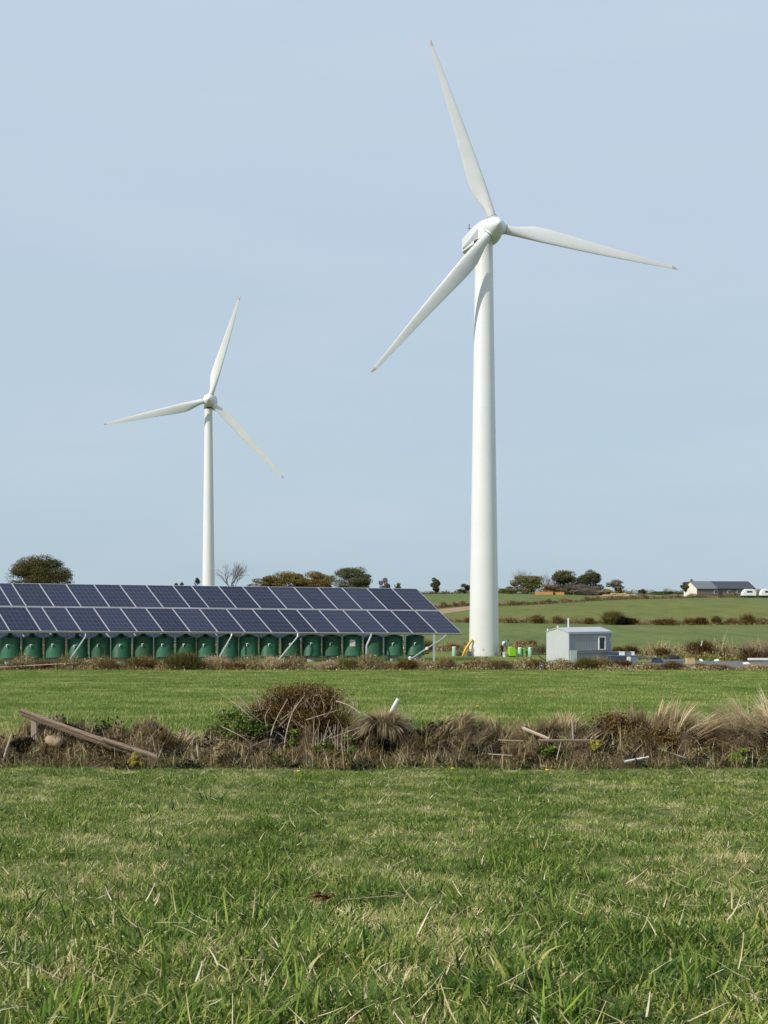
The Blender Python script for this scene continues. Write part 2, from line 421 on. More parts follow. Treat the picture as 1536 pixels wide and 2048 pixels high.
M['asphalt'] = paint('worn_asphalt', c3(.155, .150, .150), c3(.105, .10, .10), 1.5, 0.9, bump=0.3, bscale=30)
M['sandtrack'] = paint('sandy_track', c3(.36, .25, .13), c3(.26, .17, .085), 0.4, 0.95)
M['soil'] = paint('bank_soil', c3(.085, .060, .034), c3(.030, .020, .011), 6, 0.95, bump=0.6, bscale=14)
rows = []
for k, y in enumerate(np.linspace(89.0, 106, 17)):
    wob = 0.5 * math.sin(k * 1.3) + 0.3 * math.sin(k * 2.9)
    xa = 12.0 + wob * 0.5 if y < 95.2 else 17.8 + (y - 95.2) * 0.35 + wob * 0.4
    rows.append((xa, 60, y))
sheet('yard', rows, M['asphalt'])
def far_depth(px, py):
    for Yk in np.arange(200, 400, .5):
        X = (px - CX) / F * Yk
        if HY - gzf(X, Yk) / Yk * F <= py: break
    return X, float(Yk)
V = []
for px in np.linspace(855, 985, 40):
    lo, hi = np.interp(px, [855, 880, 940, 985], [1233, 1229.5, 1220.5, 1214]), np.interp(px, [855, 880, 940, 985], [1226, 1219, 1213, 1209])
    (xa, ya), (xb, yb) = far_depth(px, lo), far_depth(px, hi)
    for t in np.linspace(0, 1, 6):
        X, Y = xa + (xb - xa) * t, ya + (yb - ya) * t; V.append((X, Y, gzf(X, Y) + .06))
tag(link('farm_track', fast_mesh('farm_track', V, [(a * 6 + b, (a + 1) * 6 + b, (a + 1) * 6 + b + 1, a * 6 + b + 1) for a in range(39) for b in range(5)], smooth=True), M['sandtrack']), kind='structure')

# ------------------------------------------------------------------ blades and leaves
def blade_arrays(base, az, L_, w, lean, bend, segs=3, rnd=None, twist=None, tipw=0.04):
    n = len(base); t = np.linspace(0, 1, segs + 1)
    ang = lean[:, None] + bend[:, None] * t[None, :]
    ds = L_[:, None] / segs
    am = 0.5 * (ang[:, 1:] + ang[:, :-1])
    h = np.concatenate([np.zeros((n, 1)), np.cumsum(np.sin(am) * ds, 1)], 1)
    v = np.concatenate([np.zeros((n, 1)), np.cumsum(np.cos(am) * ds, 1)], 1)
    cx, sx = np.cos(az)[:, None], np.sin(az)[:, None]
    c = np.stack([base[:, 0:1] + h * cx, base[:, 1:2] + h * sx, base[:, 2:3] + v], -1)
    tw = (np.random.default_rng(3).uniform(-1.0, 1.0, n) if twist is None else twist)
    wa = az + math.pi / 2 + tw
    wd = np.stack([np.cos(wa), np.sin(wa), np.zeros(n)], -1)
    prof = np.maximum((1 - t ** 1.7) * (0.65 + 0.35 * np.minimum(t * 4, 1)), tipw)
    off = wd[:, None, :] * (w[:, None] * 0.5 * prof[None, :])[:, :, None]
    V = np.stack([c - off, c + off], 2).reshape(-1, 3)
    b = np.arange(n)[:, None] * (2 * (segs + 1)); k = np.arange(segs)[None, :] * 2
    q = np.stack([b + k, b + k + 1, b + k + 3, b + k + 2], -1).reshape(-1, 4)
    r = rng.uniform(0, 1, n) if rnd is None else rnd
    return V, q, np.repeat(r, 2 * (segs + 1))

def leaf_arrays(cen, nrm, size, rnd=None, asp=0.6):
    """kite-shaped leaves about cen, facing roughly nrm"""
    n = len(cen)
    nrm = nrm / np.maximum(np.linalg.norm(nrm, axis=1, keepdims=True), 1e-6)
    a = rng.normal(size=(n, 3)); u = np.cross(nrm, a); u /= np.maximum(np.linalg.norm(u, axis=1, keepdims=True), 1e-6)
    v = np.cross(nrm, u); s = size[:, None]
    V = np.stack([cen - u * s * .5, cen + v * s * .5 * asp - u * s * .05, cen + u * s * .5 + nrm * s * .08, cen - v * s * .5 * asp - u * s * .05], 1).reshape(-1, 3)
    q = np.arange(n * 4).reshape(-1, 4)
    r = rng.uniform(0, 1, n) if rnd is None else rnd
    return V, q, np.repeat(r, 4)

def join(*parts):
    V, Q, R, o = [], [], [], 0
    for v, q, r in parts:
        V.append(v); Q.append(q + o); R.append(r); o += len(v)
    return np.concatenate(V), np.concatenate(Q), np.concatenate(R)

def scatter_object(name, pts, rot, scl, idx, protos):
    """one object of stuff: prototypes repeated over points with geometry nodes"""
    me = bpy.data.meshes.new(name); me.vertices.add(len(pts)); me.vertices.foreach_set('co', np.asarray(pts, np.float32).ravel())
    a = me.attributes.new('rot', 'FLOAT_VECTOR', 'POINT'); a.data.foreach_set('vector', np.asarray(rot, np.float32).ravel())
    a = me.attributes.new('scl', 'FLOAT_VECTOR', 'POINT'); a.data.foreach_set('vector', np.asarray(scl, np.float32).ravel())
    a = me.attributes.new('idx', 'INT', 'POINT'); a.data.foreach_set('value', np.asarray(idx, np.int32))
    o = link(name, me)
    pc = bpy.data.collections.new(name + '_kinds')
    for i, (pm, mt) in enumerate(protos):
        po = bpy.data.objects.new('%s_kind_%02d' % (name, i), pm)
        if not pm.materials: pm.materials.append(mt)
        pc.objects.link(po)
    ng = bpy.data.node_groups.new(name + '_scatter', 'GeometryNodeTree')
    ng.interface.new_socket('Geometry', in_out='INPUT', socket_type='NodeSocketGeometry')
    ng.interface.new_socket('Geometry', in_out='OUTPUT', socket_type='NodeSocketGeometry')
    N, L = ng.nodes, ng.links
    gi, go = N.new('NodeGroupInput'), N.new('NodeGroupOutput')
    ci = N.new('GeometryNodeCollectionInfo'); ci.inputs['Collection'].default_value = pc
    ci.inputs['Separate Children'].default_value = True; ci.inputs['Reset Children'].default_value = True
    ip = N.new('GeometryNodeInstanceOnPoints'); ip.inputs['Pick Instance'].default_value = True
    def na(nm, ty):
        x = N.new('GeometryNodeInputNamedAttribute'); x.data_type = ty; x.inputs['Name'].default_value = nm; return x.outputs['Attribute']
    L.new(gi.outputs[0], ip.inputs['Points']); L.new(ci.outputs[0], ip.inputs['Instance'])
    L.new(na('idx', 'INT'), ip.inputs['Instance Index']); L.new(na('scl', 'FLOAT_VECTOR'), ip.inputs['Scale'])
    er = N.new('FunctionNodeEulerToRotation'); L.new(na('rot', 'FLOAT_VECTOR'), er.inputs[0]); L.new(er.outputs[0], ip.inputs['Rotation'])
    L.new(ip.outputs[0], go.inputs[0])
    md = o.modifiers.new('scatter', 'NODES'); md.node_group = ng
    return o

def tuft(n, rad, l0, l1, w0, w1, lean=0.5, bend=1.0, rlo=0.0, rhi=0.8, segs=3, dead=0.0):
    r_ = rad * np.sqrt(rng.uniform(0, 1, n)); a = rng.uniform(0, 6.283, n)
    base = np.stack([r_ * np.cos(a), r_ * np.sin(a), np.full(n, -0.01)], 1)
    az = a + rng.normal(0, 1.0, n)
    rnd = rng.uniform(rlo, rhi, n)
    ln, bd = np.abs(rng.normal(0, lean, n)), rng.uniform(-.1, bend, n)
    L_ = rng.uniform(l0, l1, n) * rng.uniform(.6, 1, n)
    if dead > 0:
        k = rng.uniform(0, 1, n) < dead; rnd[k] = rng.uniform(.88, 1.05, k.sum()); ln[k] = rng.uniform(.7, 1.5, k.sum())
    V, q, r = blade_arrays(base, az, L_, rng.uniform(w0, w1, n), ln, bd, segs, rnd, rng.uniform(-1.2, 1.2, n))
    return fast_mesh('tuft', V, q, r)

# ------------------------------------------------------------------ turbines
def wind_turbine(px, Y, ztop, rb, rt, hub, psi, alpha, R, label, overhang=2.1, side=0.0, tail=0.0, nside=0.0, npsi=None):
    X = (px - CX) / F * Y
    zg = gzf(X, Y) - 0.15
    root = empty('wind_turbine', (X, Y, zg), 0, label, 'wind turbine', 'wind turbines')
    H = ztop - zg
    mb = MB(); n = 40
    prof = [(rb * 1.0 + (rt - rb) * t, H * t) for t in np.linspace(0, 1, 14)]
    mb.lathe(prof, 48); tower = mb.build('tower', M['white'], root, auto=35)
    for t in (0.02, 0.27, 0.60):
        r0 = rb + (rt - rb) * t
        MB().lathe([(r0 - .02, H * t - .05), (r0 + .004, H * t - .045), (r0 + .004, H * t + .045), (r0 - .02, H * t + .05)], 48).build('joint_ring', M['white'], tower, auto=35)
    MB().lathe([(rt - .05, H - .02), (rt + .13, H - .02), (rt + .13, H + .12), (rt - .05, H + .12)], 32).build('yaw_ring', M['seam'], root, auto=35)
    Mh = Matrix.Translation((side, 0, 0)) @ Matrix.Rotation(psi, 4, 'Z')
    Mn = Mh if npsi is None else Matrix.Translation((nside, 0, 0)) @ Matrix.Rotation(npsi, 4, 'Z')
    hz = hub - zg
    def tr(me): me.transform(Mh); return me
    def trn(me): me.transform(Mn); return me
    # nacelle: loft of bevelled boxes along the shaft (local -Y is forward)
    secs = [(-overhang + .55, .62, .70, .55, .05), (-overhang + .75, .86, .98, .80, 0), (0.0, .98, 1.04, .96, 0), (1.3, .96, .98, 1.0, 0), (2.60 + tail, .90, .66, .98, 0), (2.72 + tail, .84, .58, .90, 0)]
    v, f = [], []
    for (yy, hw, up, dn, _) in secs:
        ch = 0.16
        ring = [(-hw, -dn + ch), (-hw + ch * 1.5, -dn), (hw - ch * 1.5, -dn), (hw, -dn + ch), (hw, up - ch * 1.6), (hw - ch * 2.4, up), (-hw + ch * 2.4, up), (-hw, up - ch * 1.6)]
        v += [(x, yy, hz + z) for x, z in ring]
    for i in range(len(secs) - 1):
        for k in range(8): f.append((i * 8 + k, i * 8 + (k + 1) % 8, (i + 1) * 8 + (k + 1) % 8, (i + 1) * 8 + k))
    f.append(tuple(range(7, -1, -1))); f.append(tuple((len(secs) - 1) * 8 + k for k in range(8)))
    me = MB().add(v, f).mesh('nacelle', auto=32)
    bm = bmesh.new(); bm.from_mesh(me); bmesh.ops.recalc_face_normals(bm, faces=bm.faces); bm.to_mesh(me); bm.free(); me.shade_smooth(); me.set_sharp_from_angle(angle=math.radians(28))
    nac = link('nacelle', trn(me), M['white'], root)
    for sx in (-1, 1):                                              # grey wedge on each flank
        x0 = sx * 1.0
        s = MB().add([(x0 * .995, -.1, hz - .45), (x0 * .975, 2.3 + tail, hz - .62), (x0 * .975, 2.3 + tail, hz - .52), (x0 * .995, -.1, hz + .22),
               (x0 * .90, -.1, hz - .45), (x0 * .86, 2.3 + tail, hz - .62), (x0 * .86, 2.3 + tail, hz - .52), (x0 * .90, -.1, hz + .22)],
              [(0, 1, 2, 3), (7, 6, 5, 4), (0, 4, 5, 1), (1, 5, 6, 2), (2, 6, 7, 3), (3, 7, 4, 0)])
        link('side_stripe', trn(s.mesh('side_stripe')), M['greypaint'], nac)
    s = MB(); ty = 1.9 + tail; s.tube([(-.45, ty, hz + .62), (-.45, ty, hz + 1.5)], .03); s.tube([(-.62, ty, hz + 1.25), (-.28, ty, hz + 1.25)], .025)
    s.lathe([(.0, 1.5), (.05, 1.5), (.05, 1.62), (0, 1.62)], 8, origin=(-.45, ty, hz))
    link('wind_vane', trn(s.mesh('wind_vane')), M['seam'], nac)
    s = MB(); s.box((-.6, 2.78 + tail, hz + .30), (.10, .16, .10)); link('rear_lamp', trn(s.mesh('rear_lamp')), M['seam'], nac)
    # spinner
    s = MB(); y0 = overhang - .75
    s.lathe([(.80, y0 + .05), (.88, y0 + .12), (.92, y0 + .5), (.90, y0 + .95), (.78, y0 + 1.25), (.56, y0 + 1.62), (.36, y0 + 1.92), (.19, y0 + 2.10), (.08, y0 + 2.17), (0.001, y0 + 2.19)], 40, 'Y', (0, 0, hz))
    spin = link('spinner', tr(s.mesh('spinner', auto=50)), M['white'], root)
    s = MB(); s.lathe([(.70, y0 - .12), (.86, y0 - .12), (.86, y0 + .02), (.70, y0 + .02)], 40, 'Y', (0, 0, hz))
    link('rear_ring', tr(s.mesh('rear_ring', auto=40)), M['white'], spin)
    s = MB(); s.lathe([(.60, y0 - .20), (.845, y0 - .19), (.845, y0 - .125), (.60, y0 - .125)], 40, 'Y', (0, 0, hz))
    link('ring_gap', tr(s.mesh('ring_gap')), M['seam'], spin)
    # blades: span along local Z before rotation, chord along X, leading edge at +X
    rr = [.70, 1.05, 1.5, 2.1, 2.8, 3.5, 4.2, 5.2, 6.5, 8, 9.5, 11, 12.5, 14, 15.2, R - .55]
    r2 = [R - .55, R - .3, R - .1, R - .02]
    def chord(r): return float(np.interp(r, [.7, 1.2, 1.7, 2.6, 3.4, 4.2, 5.2, 8, 12, 15, R - .5, R - .15, R], [.80, .80, .86, 1.14, 1.38, 1.44, 1.39, 1.13, .77, .47, .30, .17, .03]))
    def thick(r): return float(np.interp(r, [.7, 1.2, 2.6, 4.2, 8, 12, R], [.80, .78, .56, .38, .22, .12, .015]))
    def lead(r): return float(np.interp(r, [.7, 1.5, 4.2, 10, R], [.40, .42, .46, .34, .04]))
    def twist(r): return math.radians(float(np.interp(r, [.7, 2, 4, 9, R], [16, 14, 11, 4, 0])))
    def section(r, nn=22):
        c, th, xl, tw = chord(r), thick(r), lead(r), twist(r)
        k = float(np.interp(r, [1.2, 3.2], [0, 1])); out = []
        for a in np.linspace(0, 2 * math.pi, nn, endpoint=False):
            ex, ey = math.cos(a), math.sin(a)                                   # circle
            xx = (1 + math.cos(a)) / 2                                          # 1 at leading edge
            ay = math.sin(a) * (0.35 + 0.65 * xx) * 1.15                        # thinner tail
            e = ey * (1 - k) + ay * k
            x = xl - c + c * xx; y = e * th / 2
            x0 = 0.0
            xr, yr = x * math.cos(tw) - y * math.sin(tw), x * math.sin(tw) + y * math.cos(tw)
            out.append((xr, -yr * 1.0, r))
        return out
    for b in range(3):
        ang = alpha + b * 2 * math.pi / 3                                        # clockwise from up as the camera sees it
        Mb = Mh @ Matrix.Translation((0, -overhang, hz)) @ Matrix.Rotation(ang, 4, 'Y')
        def loft(rs, nm, mt, par):
            v, f, nn = [], [], 22
            for r in rs: v += section(r)
            for i in range(len(rs) - 1):
                for k in range(nn): f.append((i * nn + k, i * nn + (k + 1) % nn, (i + 1) * nn + (k + 1) % nn, (i + 1) * nn + k))
            f.append(tuple(range(nn - 1, -1, -1))); f.append(tuple((len(rs) - 1) * nn + k for k in range(nn)))
            me = MB().add(v, f).mesh(nm, smooth=True); bm = bmesh.new(); bm.from_mesh(me); bmesh.ops.recalc_face_normals(bm, faces=bm.faces); bm.to_mesh(me); bm.free()
            me.transform(Mb); me.shade_smooth(); me.set_sharp_from_angle(angle=math.radians(60))
            return link(nm, me, mt, par)
        bl = loft(rr, 'blade', M['blade'], root)
        tp = loft(r2, 'blade_tip', M['tip'], bl); tp['label'] = 'reddish brown blade tip'
        s = MB(); s.lathe([(.43, .55), (.455, .57), (.455, .93), (.43, .95)], 28); me = s.mesh('root_collar', auto=40); me.transform(Mb); link('root_collar', me, M['white'], bl)
        s = MB(); s.lathe([(.40, .955), (.432, .955), (.432, .99), (.40, .99)], 28); me = s.mesh('root_seam'); me.transform(Mb); link('root_seam', me, M['seam'], bl)
    return root, X, Y, zg

big, TX, TY, TZ = wind_turbine(968, 118, (HY - 484) / F * 118, 1.366, .787, (HY - 452) / F * 115.8, math.radians(9), math.radians(-19.7), 17.4,
                               'large white wind turbine standing beside the grey hut', 1.85, .57, 1.4, .30, math.radians(18))
wind_turbine(417, 204, (HY - 817) / F * 204, 1.06, .60, (HY - 800) / F * 202, math.radians(3), math.radians(16.6), 16.8,
             'smaller far wind turbine rising behind the solar array', 2.1, .30)
# fittings at the foot of the big tower
def on_tower(name, px, py, w, h, mat, thick=.02):
    z = (HY - py) / F * (TY - 1.3); x = (px - CX) / F * (TY - 1.3) - TX
    r = 1.366 - (z - TZ) * 0.0153
    x = max(-r * .97, min(r * .97, x)); a = math.asin(x / r); y = -math.cos(a) * r
    mb = MB(); mb.box((0, 0, 0), (w, thick, h)); me = mb.mesh(name); me.transform(Matrix.Translation((x, y - .005, z - TZ)) @ Matrix.Rotation(a, 4, 'Z'))
    return link(name, me, mat, big)
on_tower('warning_plate', 966, 1298.5, .12, .10, M['yellow']); on_tower('warning_plate', 967.5, 1300, .09, .05, M['seam'], .03)
for dx, rot in ((-1.5, .5), (0.3, -.5), (2.4, 0)):
    pl = on_tower('stencil_mark', 993 + dx, 1309, .035, .28, M['seam'])
s = MB()
for z in (.3, .75): s.beam((-1.45, -.85, z), (-1.05, -1.0, z), .05)
for x, y in ((-1.45, -.85), (-1.05, -1.0)): s.beam((x, y, 0), (x, y, .95), .05)
s.build('step_rail', M['greypaint'], big)

# ------------------------------------------------------------------ solar arrays
def panel_mat():
    m, nt, out = new_mat('solar_cells'); N, L = nt.nodes, nt.links
    uv = N.new('ShaderNodeUVMap'); sep = N.new('ShaderNodeSeparateXYZ'); L.new(uv.outputs[0], sep.inputs[0])
    def line(o, k, th):
        a = N.new('ShaderNodeMath'); a.operation = 'MULTIPLY'; a.inputs[1].default_value = k; L.new(o, a.inputs[0])
        b = N.new('ShaderNodeMath'); b.operation = 'FRACT'; L.new(a.outputs[0], b.inputs[0])
        c = N.new('ShaderNodeMath'); c.operation = 'PINGPONG'; c.inputs[1].default_value = 0.5; L.new(b.outputs[0], c.inputs[0])
        d = N.new('ShaderNodeMath'); d.operation = 'LESS_THAN'; d.inputs[1].default_value = th; L.new(c.outputs[0], d.inputs[0]); return d.outputs[0]
    mx = N.new('ShaderNodeMath'); mx.operation = 'MAXIMUM'; L.new(line(sep.outputs['X'], 6, .045), mx.inputs[0]); L.new(line(sep.outputs['Y'], 6, .04), mx.inputs[1])
    ml = N.new('ShaderNodeMath'); ml.operation = 'MULTIPLY'; ml.inputs[1].default_value = .40; L.new(mx.outputs[0], ml.inputs[0])
    nz = N.new('ShaderNodeTexNoise'); nz.inputs['Scale'].default_value = 9; L.new(uv.outputs[0], nz.inputs['Vector'])
    oi = N.new('ShaderNodeObjectInfo'); ad = N.new('ShaderNodeMath'); ad.operation = 'MULTIPLY_ADD'; ad.inputs[1].default_value = .62
    L.new(oi.outputs['Random'], ad.inputs[0]); L.new(nz.outputs['Fac'], ad.inputs[2])
    r = N.new('ShaderNodeValToRGB'); r.color_ramp.elements[0].position = .3; r.color_ramp.elements[1].position = 1.1
    r.color_ramp.elements[0].color = c3(.008, .013, .028); r.color_ramp.elements[1].color = c3(.026, .033, .058); L.new(ad.outputs[0], r.inputs['Fac'])
    m2 = N.new('ShaderNodeMixRGB'); m2.inputs['Color2'].default_value = c3(.15, .17, .25); L.new(ml.outputs[0], m2.inputs['Fac']); L.new(r.outputs[0], m2.inputs['Color1'])
    b = N.new('ShaderNodeBsdfPrincipled'); b.inputs['Roughness'].default_value = 0.3; b.inputs['Specular IOR Level'].default_value = 0.22
    L.new(m2.outputs[0], b.inputs['Base Color']); L.new(b.outputs[0], out.inputs[0]); return m
M['cells'] = panel_mat()

BOT = [925, 875, 826, 777, 728, 679, 634, 596, 544, 491, 436, 381, 327, 275, 220, 163, 115, 82, 20, -36, -92, -148]
TOP = [833, 783, 733, 683, 635, 587, 535, 484, 436, 382, 345, 292, 239, 187, 131, 78, 23, -5, -58, -112, -166, -220]

def row_params(p0, vec, pxs):
    """distance along p0 + t*vec that the photograph shows at column x"""
    out = []
    for x in pxs:
        u = (x - CX) / F
        out.append((u * p0.y - p0.x) / (vec.x - u * vec.y))
    return out

def solar_array(label, BR, rowv, slopev, bot, top, posts=True, zfloor=None):
    root = empty('solar_array', (BR.x, BR.y, gzf(BR.x, BR.y)), 0, label, 'solar array', 'solar arrays')
    o = root.location
    nrm = rowv.cross(slopev).normalized()
    if nrm.z < 0: nrm = -nrm
    us = slopev.normalized(); rs = rowv.normalized(); Ls = slopev.length
    def panel(t0, t1, s0, s1):
        # t along rowv (fraction), s along slope (fraction)
        g, fr, th = .008, .042, .045
        A = [BR + rowv * t + slopev * s for t, s in ((t0, s0), (t1, s0), (t1, s1), (t0, s1))]
        e = (A[1] - A[0]).normalized(); h = (A[3] - A[0]).normalized()
        def ins(d): return [A[0] + e * d + h * d, A[1] - e * d + h * d, A[2] - e * d - h * d, A[3] + e * d - h * d]
        out_, in_ = ins(g), ins(g + fr)
        # glass slab
        v = [p - o - nrm * .004 for p in in_] + [p - o - nrm * .03 for p in in_]
        me = pymesh('solar_panel', v, [(0, 1, 2, 3), (7, 6, 5, 4), (0, 4, 5, 1), (1, 5, 6, 2), (2, 6, 7, 3), (3, 7, 4, 0)])
        uvl = me.uv_layers.new(name='UVMap')
        cs = [(0, 0), (1, 0), (1, 1), (0, 1)]
        for l in me.loops: uvl.data[l.index].uv = cs[l.vertex_index % 4]
        pn = link('solar_panel', me, M['cells'], root)
        v = [p - o for p in out_] + [p - o for p in in_] + [p - o - nrm * th for p in out_] + [p - o - nrm * th for p in in_]
        f = []
        for k in range(4):
            j = (k + 1) % 4
            f += [(k, j, 4 + j, 4 + k), (8 + j, 8 + k, 12 + k, 12 + j), (k, 8 + k, 8 + j, j), (4 + j, 12 + j, 12 + k, 4 + k)]
        link('frame', pymesh('frame', v, f), M['alu'], pn)
    gap = 0.013
    for i in range(len(bot) - 1): panel(bot[i], bot[i + 1], 0.0, 0.5 - gap / 2)
    for i in range(len(top) - 1): panel(top[i], top[i + 1], 0.5 + gap / 2, 1.0)
    tmin, tmax = min(bot + top), max(bot + top)
    for s_ in (0.012, 0.5, 0.985):                                # long rails under the panels
        MB().beam(BR + rowv * tmin + slopev * s_ - nrm * .11 - o, BR + rowv * tmax + slopev * s_ - nrm * .11 - o, .12, .12, nrm).build('rail', M['galv'], root)
    return root, o, nrm

BR = P(925, 1267, 105.0); BL = P(0, 1262, 97.0); TR = P(833, 1177, 109.5)
rowv, slopev = BL - BR, TR - BR
arr, AO, AN = solar_array('near solar array of blue panels in two rows above the green tanks', BR, rowv, slopev,
                          row_params(BR, rowv, BOT), row_params(BR + slopev, rowv, TOP))
# far array, lower, seen under the edge of the near one
BR2 = P(812, 1283, 113.0); BL2 = P(-60, 1284, 105.0); TR2 = P(735, 1215, 117.0)
rv2 = BL2 - BR2
arr2, AO2, AN2 = solar_array('low solar array standing behind the green tanks', BR2, rv2, TR2 - BR2, [i / 16 for i in range(17)], [i / 16 for i in range(17)])
for i in range(0, 17, 2):
    for s_, hgt in ((.08, 0), (.9, 0)):
        p = BR2 + rv2 * (i / 16 * .98 + .01) + (TR2 - BR2) * s_ - AN2 * .16
        MB().beam(Vector((p.x, p.y, gzf(p.x, p.y))) - AO2, p - AO2, .09).build('post', M['galv'], arr2)

TANKS = [21, 65, 110, 156, 200, 242, 286, 328, 372, 412, 457, 497, 538, 582, 623, 664, 705, 747, 787, 830]
def edge_at(x):
    u = (x - CX) / F; t = (u * BR.y - BR.x) / (rowv.x - u * rowv.y); return BR + rowv * t
def array_post(px, dy, s_top, w=.09, mat='galv'):
    e = edge_at(px); y = e.y + dy; x = (px - CX) / F * y
    # height of panel plane over (x, y)
    d = BR - AN * .16; z = d.z - (AN.x * (x - d.x) + AN.y * (y - d.y)) / AN.z
    MB().beam(Vector((x, y, gzf(x, y) - .1)) - AO, Vector((x, y, z)) - AO, w).build('post', M[mat], arr)
for a_, b_ in zip(TANKS[:-1], TANKS[1:]):
    array_post((a_ + b_) / 2 + 0.6, 1.0, 0, .075, 'twigpale' if (a_ // 7) % 2 else 'galv')
for px in (868, 590, 330, 60): array_post(px, 0.12 if px == 868 else 4.0, 0, .17)
def brace(pts, w=.12):
    for i in range(len(pts) - 1):
        a = P(*pts[i]) - AO; b = P(*pts[i + 1]) - AO
        MB().tube([a, b], w / 2, 8).build('brace', M['galv'], arr)
brace([(892, 1270, 104.6), (886, 1277, 104.4), (852, 1298, 103.6), (822, 1318, 103.2)])
brace([(172, 1265, 98.6), (171, 1273, 98.4), (137, 1324, 97.6)]); brace([(464, 1266, 101.0), (463, 1272, 100.9), (439, 1314, 100.2)])
brace([(596, 1267, 102), (595, 1274, 101.9), (556, 1321, 101.2)]); brace([(743, 1268, 103.4), (741, 1274, 103.2), (733, 1292, 102.9), (733, 1324, 102.8)], .15)
MB().lathe([(0, -.14), (.13, -.08), (.13, .08), (0, .14)], 8, origin=P(854, 1297, 103.55) - AO).build('brace_joint', M['tubewhite'], arr)
MB().lathe([(0, -.2), (.14, -.1), (.14, .1), (0, .2)], 8, origin=P(820, 1317, 103.1) - AO).build('brace_joint', M['tubewhite'], arr)

# ------------------------------------------------------------------ green tanks under the near array
def make_tank_parts():
    R_, b0, b1 = .765, .44, 1.92
    body = MB().lathe([(R_ * .97, b0), (R_ * 1.03, b0 + .02), (R_ * 1.03, b0 + .06), (R_, b0 + .10), (R_ * .985, b1 - .06), (R_ * .975, b1 - .05), (R_ * .975, b1)], 40).mesh('body', auto=40)
    lid = MB().lathe([(R_ * 1.01, b1 - .02), (R_ * 1.01, b1 + .04), (R_ * .80, b1 + .13), (R_ * .45, b1 + .25), (R_ * .25, b1 + .30), (R_ * .24, b1 + .31)], 40).mesh('lid', auto=40)
    neck = MB().lathe([(.16, b1 + .29), (.16, b1 + .44), (.21, b1 + .45), (.21, b1 + .52), (.0, b1 + .53)], 18).mesh('neck', auto=40)
    base = MB().lathe([(.44, -.15), (.43, .36), (.46, .39), (.46, b0 + .005)], 24).mesh('plinth', auto=40)
    tap = MB(); tap.tube([(0, -R_ + .03, b0 + .98), (0, -R_ - .10, b0 + .98)], .045, 8); tap.tube([(0, -R_ - .07, b0 + .98), (0, -R_ - .07, b0 + .84)], .03, 8)
    tap.box((.05, -R_ - .08, b0 + 1.04), (.16, .03, .04)); tap = tap.mesh('valve')
    return [('body', body, 'tank'), ('lid', lid, 'tanklid'), ('neck', neck, 'darksteel'), ('plinth', base, 'concrete'), ('valve', tap, 'tubewhite')]
tank_parts = make_tank_parts()
ORD = ['first', 'second', 'third', 'fourth', 'fifth', 'sixth', 'seventh', 'eighth', 'ninth', 'tenth', 'eleventh', 'twelfth', 'thirteenth', 'fourteenth', 'fifteenth', 'sixteenth', 'seventeenth', 'eighteenth', 'nineteenth', 'twentieth']
for i, px in enumerate(reversed(TANKS)):
    e = edge_at(px); y = e.y + 1.30 + random.uniform(-.06, .06); x = (px - CX) / F * y
    sc = 1.0
    lab = 'green water tank with a white printed notice on its front' if px == 705 else 'dark green water tank on a plinth, %s from the array\'s end beside the turbine tower' % ORD[i]
    t = empty('water_tank', (x, y, gzf(x, y)), random.uniform(-.12, .12), lab, 'tank', 'green tanks under the solar array')
    t.scale = (1, 1, random.uniform(.96, 1.03)); t.rotation_euler.x = random.uniform(-.018, .018); t.rotation_euler.y = random.uniform(-.022, .022)
    for nm, me, mt in tank_parts:
        if nm == 'valve' and px in (705, 747): continue
        po = link(nm, me, M[mt], t)
        if nm == 'body':
            po.material_slots[0].link = 'OBJECT'; po.material_slots[0].material = M[('tank', 'tankfaded', 'tankdirty')[(i * 7 + i // 3) % 3]]
    MB().tube([(.62, .12, .62), (1.15, .12, .60)], .05, 8).build('outlet_pipe', M['black'], t)
    if px == 705:
        MB().box((0, -.785, 1.45), (.44, .03, .52)).build('notice', M['sign'], t)

# ------------------------------------------------------------------ hut
HA = math.radians(32)
hc = P(1137, 1328, 98.0); hc.z = gzf(hc.x, hc.y)
hut = empty('steel_hut', (hc.x, hc.y, hc.z), HA, 'grey metal clad hut with shallow gabled roof and one window', 'hut')
LEN, DEP, EAV, RDG = 4.22, 2.62, 2.36, 2.66
def ribbed(x0, x1, z0, z1, pitch, depth, topf=None):
    """vertical ribbed cladding in the XZ plane facing -Y"""
    v, f = [], []; xs = []; k = 0; x = x0
    while x < x1 - 1e-6:
        for dx, d in ((0, 0), (.35, 0), (.5, depth), (.85, depth)):
            xx = x + dx * pitch
            if xx < x1: xs.append((xx, d))
        x += pitch
    xs.append((x1, 0))
    for xx, d in xs:
        zt = z1 if topf is None else topf(xx)
        v += [(xx, -d, z0), (xx, -d, zt)]
    for i in range(len(xs) - 1): f.append((2 * i, 2 * i + 2, 2 * i + 3, 2 * i + 1))
    return v, f
MB().box((LEN / 2, DEP / 2, EAV / 2), (LEN - .04, DEP - .04, EAV)).build('core', M['hutshade'], hut)
v, f = ribbed(0, LEN, 0, EAV, .16, .018); MB().add(v, f).build('front_wall', M['hutshade'], hut)
v, f = ribbed(0, DEP, 0, EAV, .16, .018, lambda x: EAV + (RDG - EAV) * (1 - abs(x - DEP / 2) / (DEP / 2)) - .01)
me = MB().add(v, f).mesh('end_wall'); me.transform(Matrix.Translation((0, DEP, 0)) @ Matrix.Rotation(math.radians(-90), 4, 'Z')); link('end_wall', me, M['hutlit'], hut)
me = MB().add(v, f).mesh('end_wall'); me.transform(Matrix.Translation((LEN, 0, 0)) @ Matrix.Rotation(math.radians(90), 4, 'Z')); link('end_wall', me, M['hutshade'], hut)
ov = .06
